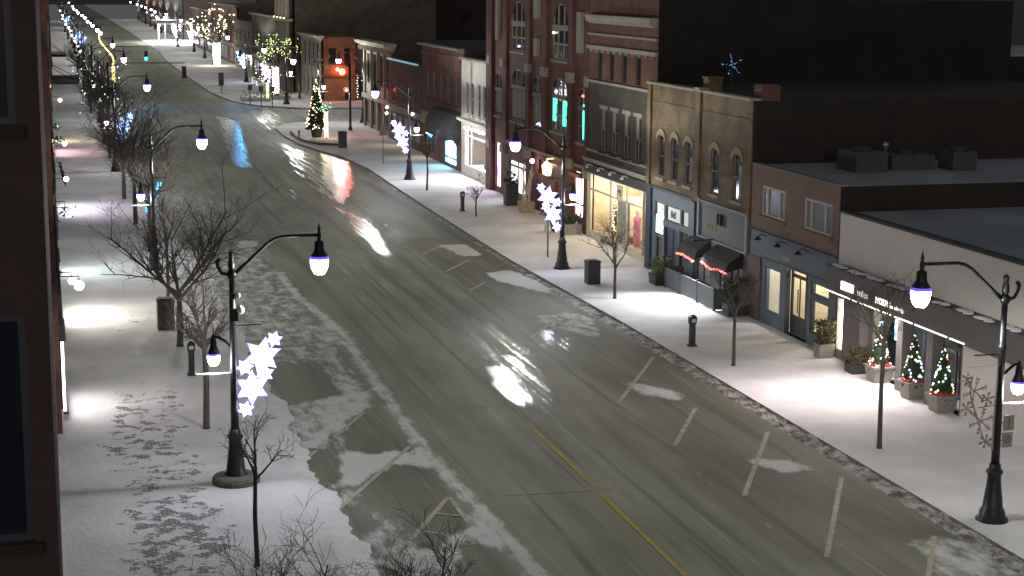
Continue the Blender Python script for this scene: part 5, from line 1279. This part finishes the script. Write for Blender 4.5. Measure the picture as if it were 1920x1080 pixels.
# columned hall
X = 27.2; t = B('columned_hall', 'tall stone hall with two tiers of columns lit from below', X, 186, 207, 'hall')
w = MB(); wall(w, X+.8, 196.4, 207, 0, 15, [(199.5, 201.5, 3.5, 5.2)], .3); w.build('wall', mDimBrick, t)
MB().box(X+1.06, 196.4, 0, 45, 207, 14.98).build('side_wall', mDimBrick, t)
for k, y in enumerate((205.5, 202.6, 199.7, 196.8)):
    MB().lathe(X+.25, y, [(.34, 8.75), (.30, 8.95), (.27, 12.5), (.25, 14.6)], 12).build('column', mStone, t, True)
    MB().lathe(X+.25, y, [(.34, 4.6), (.30, 4.8), (.27, 8.3)], 12).build('column', mStone, t, True)
    MB().box(X-.22, y-.12, 8.66, X-.1, y+.12, 8.76).build('uplight', mBulbWarm, t); MB().box(X-.22, y-.12, 4.51, X-.1, y+.12, 4.6).build('uplight', mBulbWarm, t)
    lamp('SPOT', (X-.28, y, 8.75), 60, (1, .75, .42), t, .1, aim=(X+.15, y, 13), spot_size=R(60), spot_blend=.6)
    lamp('SPOT', (X-.28, y, 4.6), 40, (1, .72, .4), t, .1, aim=(X+.15, y, 8), spot_size=R(60), spot_blend=.6)
MB().box(X-.3, 196.3, 8.3, X+.8, 207, 8.65).box(X-.3, 196.3, 4.2, X+.8, 207, 4.5).build('ledge', mStone, t)
MB().box(X+.2, 196.5, 0, X+.8, 207, 4.19).build('base', mDimBrick, t)
# big dark block behind
mDark = plain('dark_brick', (.022, .017, .016), .9, .3, .3, .1); mDark2 = plain('darker_wall', (.012, .012, .013), .95, .3, .3, .1)
t = B('dark_block', 'large dark brick block rising behind the crossing with few small windows', 50, 216, 250, 'apartment block')
MB().box(31, 216, 0, 62, 250, 19).build('wall', mDark, t)
for x, lit in ((35.0, 0), (39.5, 0), (49, 0), (53.5, 0), (42.8, 1), (58.5, 0)):
    o = MB().box(x-.6, 215.94, 8.0, x+.6, 215.99, 9.2).build('window', mGlass, t)
    if lit: MB().box(x-.4, 215.9, 8.7, x, 215.935, 9.1).box(x+.25, 215.9, 8.85, x+.4, 215.935, 9.05).build('lit_pane', emit('dim_lit_room', (1, .8, .4), .9, False), o)
# rear rows on the dark side
rng = random.Random(21)
for i, (x0, ya, x1, yb, h, lb) in enumerate(((49, 52, 70, 76, 4.6, 'low dark flat roofed building behind the canopy shop'), (52, 80, 74, 104, 6.2, 'dark gabled store behind the buff brick roofs'), (78, 60, 104, 96, 5.4, 'long dark warehouse at the back of the block'), (50, 108, 76, 136, 8.0, 'dark rear block behind the tall red brick building'), (82, 104, 112, 150, 7.0, 'dark shed row beyond the rear blocks'))):
    t = thing('rear_building', lb, 'building', (x0, ya, 0), 'dark buildings behind the shops')
    MB().box(x0, ya, 0, x1, yb, h).build('wall', mDark2, t); MB().box(x0-.1, ya-.1, h+.001, x1+.1, yb+.1, h+.15).build('roof', mRoof, t)
    for k in range(4): MB().box(x0-.05, ya+3+k*(yb-ya-4)/4, 1.5, x0-.002, ya+4.2+k*(yb-ya-4)/4, 2.8).build('window', mGlass, t)
for x, y, z, sx, sy, sz, lb in ((29.6, 57.3, 6.11, 1.3, 1.6, .75, 'grey rooftop unit beside the thin metal vent pipe'), (31.6, 57.6, 6.11, 1.8, 1.2, .55, 'long grey rooftop unit on the tan brick shop roof'), (33.4, 56.9, 6.11, 1.0, 1.1, .7, 'square grey rooftop unit furthest back on the tan brick shop roof')):
    t = thing('rooftop_unit', lb, 'rooftop unit', (x, y, z), 'rooftop units'); mU = plain('unit_metal', (.06, .06, .065), .7, .2, 3, .05)
    MB().box(x-sx/2, y-sy/2, z, x+sx/2, y+sy/2, z+sz).build('casing', mU, t); MB().lathe(x, y, [(.35, z+sz), (.35, z+sz+.12), (.3, z+sz+.14)], 12).build('fan_cowl', mCharcoal, t)
b = MB().lathe(31.2, 58.5, [(.07, 6.1), (.07, 6.85), (.12, 6.87), (.12, 7.0), (.0, 7.05)], 10).build('vent_pipe', plain('vent_metal', (.4, .42, .42), .4, .1, 3, 0, .6), None, True); tag(b, 'thin metal vent pipe on the tan brick shop roof', 'vent pipe')
# far shop side
rng = random.Random(33)
FB = ['brown two storey shop row beyond the columned hall', 'grey shop beyond the brightest lit trunk', 'low shop beside the overexposed snow', 'dark shop front past the overexposed snow', 'pale distant shop near the end of the street', 'last dark building up the shop side']
for i, (ya, yb, h) in enumerate(((207.5, 232, 8.5), (233, 258, 7), (259, 300, 9), (301, 345, 7.5), (375, 430, 9), (440, 560, 11))):
    X = 27.5+i*.5; t = B('far_shop', FB[i], X, ya, yb, group='far shops up the street')
    K = 5; HU = [(ya+(k+.25)*(yb-ya)/K, ya+(k+.7)*(yb-ya)/K, 4.2, 6.0) for k in range(K)]
    GLs = [(ya+(k+.12)*(yb-ya)/3, ya+(k+.88)*(yb-ya)/3, .6, 2.6) for k in range(3)]
    w = MB(); wall(w, X, ya, yb, 0, h, HU+GLs, .3); w.build('wall', [mDimBrick, mGreyWall, mOldBrick][i % 3], t); MB().box(X+.26, ya, 0, X+16, yb, h-.02).build('side_wall', mDimBrick, t)
    for h_ in HU: window(t, X, h_, mGlass, mFrameDim, (.5,), (), .1)
    for k, h_ in enumerate(GLs): window(t, X, h_, [mGlass, plain('grey_shop_glass', (.2, .2, .18), .3, .5, 1.2, 0)][k % 2], mFrameDim, (.5,), (), .1)
    MB().box(X-.4, ya, h, X+.3, yb, h+.25).box(X-.3, ya, 2.9, X-.002, yb, 3.4).build('cornice', mGreyWall, t)
t = thing('fuel_canopy', 'bright canopy flooding the far snow white beside the street', 'canopy', (27, 358, 0))
MB().box(22.5, 348, 4.2, 32, 372, 4.6).build('roof', mWhiteTrim, t)
for x, y in ((24, 350), (24, 370), (31, 350), (31, 370)): MB().box(x-.15, y-.15, 0, x+.15, y+.15, 4.2).build('post', mWhiteTrim, t)
MB().box(22.8, 349, 4.17, 31.5, 371, 4.195).build('light_panel', emit('canopy_panel', (1, .98, .95), 14), t)

# ---- tree side
t = thing('brick_apartment_block', 'dark red brick wall with tall navy windows and pale sills closest to the viewer', 'building', (-4, 30, 0))
XN = -.045; yN = 14.0
def ywall(mb, x0, x1, z0, z1, y, holes, d=.18):
    xsn = sorted({x0, x1, *[v for h in holes for v in h[:2]]}); zsn = sorted({z0, z1, *[v for h in holes for v in h[2:4]]})
    for a, b in zip(xsn, xsn[1:]):
        for c, e in zip(zsn, zsn[1:]):
            if any(h[0] < (a+b)/2 < h[1] and h[2] < (c+e)/2 < h[3] for h in holes): continue
            mb.quad((a, y, c), (b, y, c), (b, y, e), (a, y, e))
    for h in holes:
        a, b, c, e = h
        mb.quad((a, y, c), (a, y+d, c), (a, y+d, e), (a, y, e)); mb.quad((b, y, c), (b, y+d, c), (b, y+d, e), (b, y, e)); mb.quad((a, y, e), (a, y+d, e), (b, y+d, e), (b, y, e)); mb.quad((a, y, c), (a, y+d, c), (b, y+d, c), (b, y, c))
HN = [(x, x+1.6, z, z+1.93) for x in (-1.83, -4.4, -7.0) for z in (8.37, 11.87-1.0+.98, 4.85, 1.3)]
w = MB(); ywall(w, -9, XN, 0, 19, yN, HN); w.quad((XN, yN, 0), (XN, 48, 0), (XN, 48, 19), (XN, yN, 19)); w.build('wall', plain('dark_red_wall', (.045, .030, .032), .85, .2, 2, .2), t)
MB().box(-9, yN+.2, 0, XN-.02, 48, 18.9).build('rear_wall', mDark, t)
for h in HN:
    a, b_, c, e = h
    f = MB().box(a, yN+.05, c, a+.06, yN+.12, e).box(b_-.06, yN+.05, c, b_, yN+.12, e).box(a+.06, yN+.05, e-.06, b_-.06, yN+.12, e).box(a+.06, yN+.05, c, b_-.06, yN+.12, c+.06).box((a+b_)/2-.03, yN+.055, c+.06, (a+b_)/2+.03, yN+.115, e-.06).build('window', mNavy, t)
    MB().quad((a+.002, yN+.1, c), (b_-.002, yN+.1, c), (b_-.002, yN+.1, e), (a+.002, yN+.1, e)).build('pane', glass('navy_glass', (.008, .011, .02), .12), f)
    MB().box(a-.08, yN-.06, c-.10, b_+.06, yN+.04, c-.002).build('sill', mNearBlackBrick, f)
rng = random.Random(55)
TS = ['brick shop row behind the brightest doorway glow on the tree side', 'tree side shop row with pennants above its door', 'tree side shop row between the lamp posts', 'tree side shop row by the pink doorway glow', 'tree side block holding the dark canopies', 'far tree side block past the canopies', 'last tree side block up the street']
for i, (ya, yb, h, X_) in enumerate(((48.5, 68, 11, .1), (68.2, 84, 10, .15), (84.2, 112, 12, .2), (112.2, 142, 10, .3), (164, 205, 9, .6), (206, 300, 11, .9), (302, 560, 10, 1.0))):
    t = thing('tree_side_shop', TS[i], 'shop building', (X_, (ya+yb)/2, 0), 'shops along the tree side pavement')
    MB().box(-12, ya, 0, X_, yb, h).build('wall', [mOldBrick, mDimBrick, mRedBrick][i % 3], t)
    n_ = max(3, int((yb-ya)/(5 if yb < 210 else 16)))
    for k in range(n_):
        MB().box(X_+.002, ya+(k+.15)*(yb-ya)/n_, .6, X_+.05, ya+(k+.85)*(yb-ya)/n_, 2.6).build('shop_window', mGlass, t)
        MB().box(X_+.002, ya+(k+.3)*(yb-ya)/n_, 4.5, X_+.05, ya+(k+.7)*(yb-ya)/n_, 6.5).build('window', mGlass, t)
    MB().box(X_+.002, ya+.1, 2.8, X_+.14, yb-.1, 3.3).build('fascia', mCharcoal, t)
mGW = glow_pane('warm_doorway', (1, .75, .45), (1, .95, .85), 10, (1, 1, 1), .25, .5, .5)
def glow(label, X_, ya, yb, col, P, e=.45):
    t = thing('lit_shopfront', label, 'shop window', (X_, (ya+yb)/2, 0), 'lit shop windows on the tree side')
    MB().box(X_+.055, ya, .35, X_+.13, yb, 2.5).build('lit_window', glow_pane('doorway_glow', tuple(c*.8 for c in col), col, 10*e, (1, 1, 1), .25, .5, .5), t)
    MB().box(X_+.06, ya-.08, .28, X_+.2, yb+.08, .345).box(X_+.06, ya-.08, 2.505, X_+.2, yb+.08, 2.6).build('frame', mCharcoal, t)
    lamp('AREA', (X_+.24, (ya+yb)/2, 2.3), P, col, t, .2, aim=(X_+3.0, (ya+yb)/2, 0), shape='RECTANGLE', size_y=yb-ya)
glow('brightest lit shop window on the tree side opposite the brown bin', .1, 64.6, 67.4, (1, .93, .80), 9, 1.5)
glow('cool lit shop window past the brightest doorway on the tree side', .15, 75.6, 77.0, (.85, 1, 1), 30, 1.2)
glow('pair of lilac and cream lit windows beyond the pennants', .2, 95, 100, (.92, .82, 1), 60, .8)
glow('pink lit window far along the tree side', .3, 128, 133, (1, .55, .65), 40)
glow('warm lit window beside the dark canopy', .3, 138.5, 141.5, (1, .8, .5), 50)
glow('lit entrance closest to the trodden pavers', .1, 50.2, 53.0, (1, .92, .9), 30, .4)
t = thing('pennant_rail', 'small dark triangular pennants on brackets over a tree side shop', 'pennants', (.2, 93, 2.4))
for k, (x, y) in enumerate(((.62, 95.5), (.66, 93), (.7, 91), (.72, 89.2), (.60, 97.5))):
    o = MB().platey([(x-.06, 2.85), (x+.14, 2.85), (x+.14, 2.42)], y, y+.03).build('pennant', mFabric, t); MB().tube([(.2, y+.01, 2.87), (x+.16, y+.01, 2.87)], .012, 4).build('bracket', mBlack, o)
for i, (ya, yb, x1, z, lb) in enumerate(((168, 178, 3.2, 3.0, 'wide dark flat canopy reaching over the tree side pavement'), (228, 237, 2.9, 3.0, 'second flat canopy further up the tree side pavement'))):
    t = thing('entrance_canopy', lb, 'canopy', (.6, ya, z), 'flat canopies on the tree side'); MB().box(.6+i*.3, ya, z, x1, yb, z+.3).build('slab', mFabric, t); MB().box(.65+i*.3, ya+.05, z+.301, x1-.1, yb-.05, z+.34).build('snow_cap', plain('canopy_top', (.10, .085, .075), .9, .2, 2, 0), t)
    MB().tube([(.62+i*.3, ya+1, z+1.6), (x1-.3, ya+1, z+.3)], .03, 4).tube([(.62+i*.3, yb-1, z+1.6), (x1-.3, yb-1, z+.3)], .03, 4).build('tie_rod', mBlack, t)
t = thing('wall_lantern', 'small red lamp on the tree side wall', 'lamp', (.45, 165.5, 3)); MB().ball((.42, 163.7, 3.1), .18).build('bulb', mBulbRed, t); MB().box(.3, 163.65, 3.3, .5, 163.75, 3.36).build('bracket', mBlack, t)
for k, (y, z) in enumerate(((112.8, 3.6), (104.5, 3.4), (74, 3.2))):
    t = thing('hanging_basket', ('wall bracket basket with bulbs by the upper tree side lights', 'wall bracket basket with bulbs beside the lilac windows', 'dark wall basket next to the cool lit window')[k], 'hanging basket', (.4, y, z), 'wall baskets on the tree side')
    rng2 = random.Random(k); f = MB()
    for q in range(70):
        p_ = Vector((.62+rng2.gauss(0, .16), y+rng2.gauss(0, .2), z+rng2.gauss(0, .16))); d_ = Vector((rng2.gauss(0, 1), rng2.gauss(0, 1), rng2.gauss(0, 1))).normalized()*.12; s_ = Vector((rng2.gauss(0, 1), rng2.gauss(0, 1), rng2.gauss(0, 1))).normalized()*.04
        f.quad(p_-d_, p_-s_, p_+d_, p_+s_)
    f.build('foliage', mGreen, t); MB().tube([(.15, y, z+.4), (.62, y, z+.4), (.62, y, z+.1)], .02, 4).build('bracket', mBlack, t)
    f = MB()
    for q in range(5): f.octa((.7, y+rng2.uniform(-.2, .2), z+rng2.uniform(-.1, .2)), .05)
    f.build('light_string', mBulbGreen, t)
for k, (y, x, z, r_, c_, lb) in enumerate(((52.6, .78, 3.7, .15, (.8, 1, 1), 'cool white globe lamp on the tree side wall above the brightest window'), (57.5, .62, 3.0, .12, (1, .9, .7), 'warm globe lamp on the tree side wall near the entrance'), (72, .75, 3.3, .12, (1, .9, .75), 'warm globe lamp past the brightest window'), (86, .85, 3.2, .13, (.9, .85, 1), 'lilac globe lamp by the pennants'), (100.5, .98, 3.6, .13, (.7, 1, .8), 'greenish globe lamp by the lilac windows'), (107, 1.05, 3.0, .14, (1, .95, .9), 'white globe lamp beside the hanging basket'), (146, 1.2, 3.0, .16, (1, .8, .5), 'amber globe lamp before the dark canopy'))):
    t = thing('wall_lamp', lb, 'lamp', (.3, y, z), 'globe lamps on the tree side walls')
    MB().ball((x, y, z), r_, 1, 10, 7).build('globe', emit('wall_globe_%d' % k, c_, 9), t, True)
    MB().tube([(.05, y, z+.3), (x, y, z+.3), (x, y, z+r_*.9)], .02, 5).build('bracket', mBlack, t)
    lamp('POINT', (x+.25, y-.1, z-.25), 16, c_, t, .1)
# hill of dark land closing the street far away
h = MB(); rng = random.Random(9); pts = []
for k in range(40):
    x = -500+k*40; pts.append((x, 1500, 10+10*math.sin(k*.6)+rng.uniform(0, 6)))
for a, b_ in zip(pts, pts[1:]): h.quad((a[0], 1500, -1), (b_[0], 1500, -1), (b_[0], 1600, b_[2]), (a[0], 1600, a[2]))
struct(h.build('hill', mDark2))
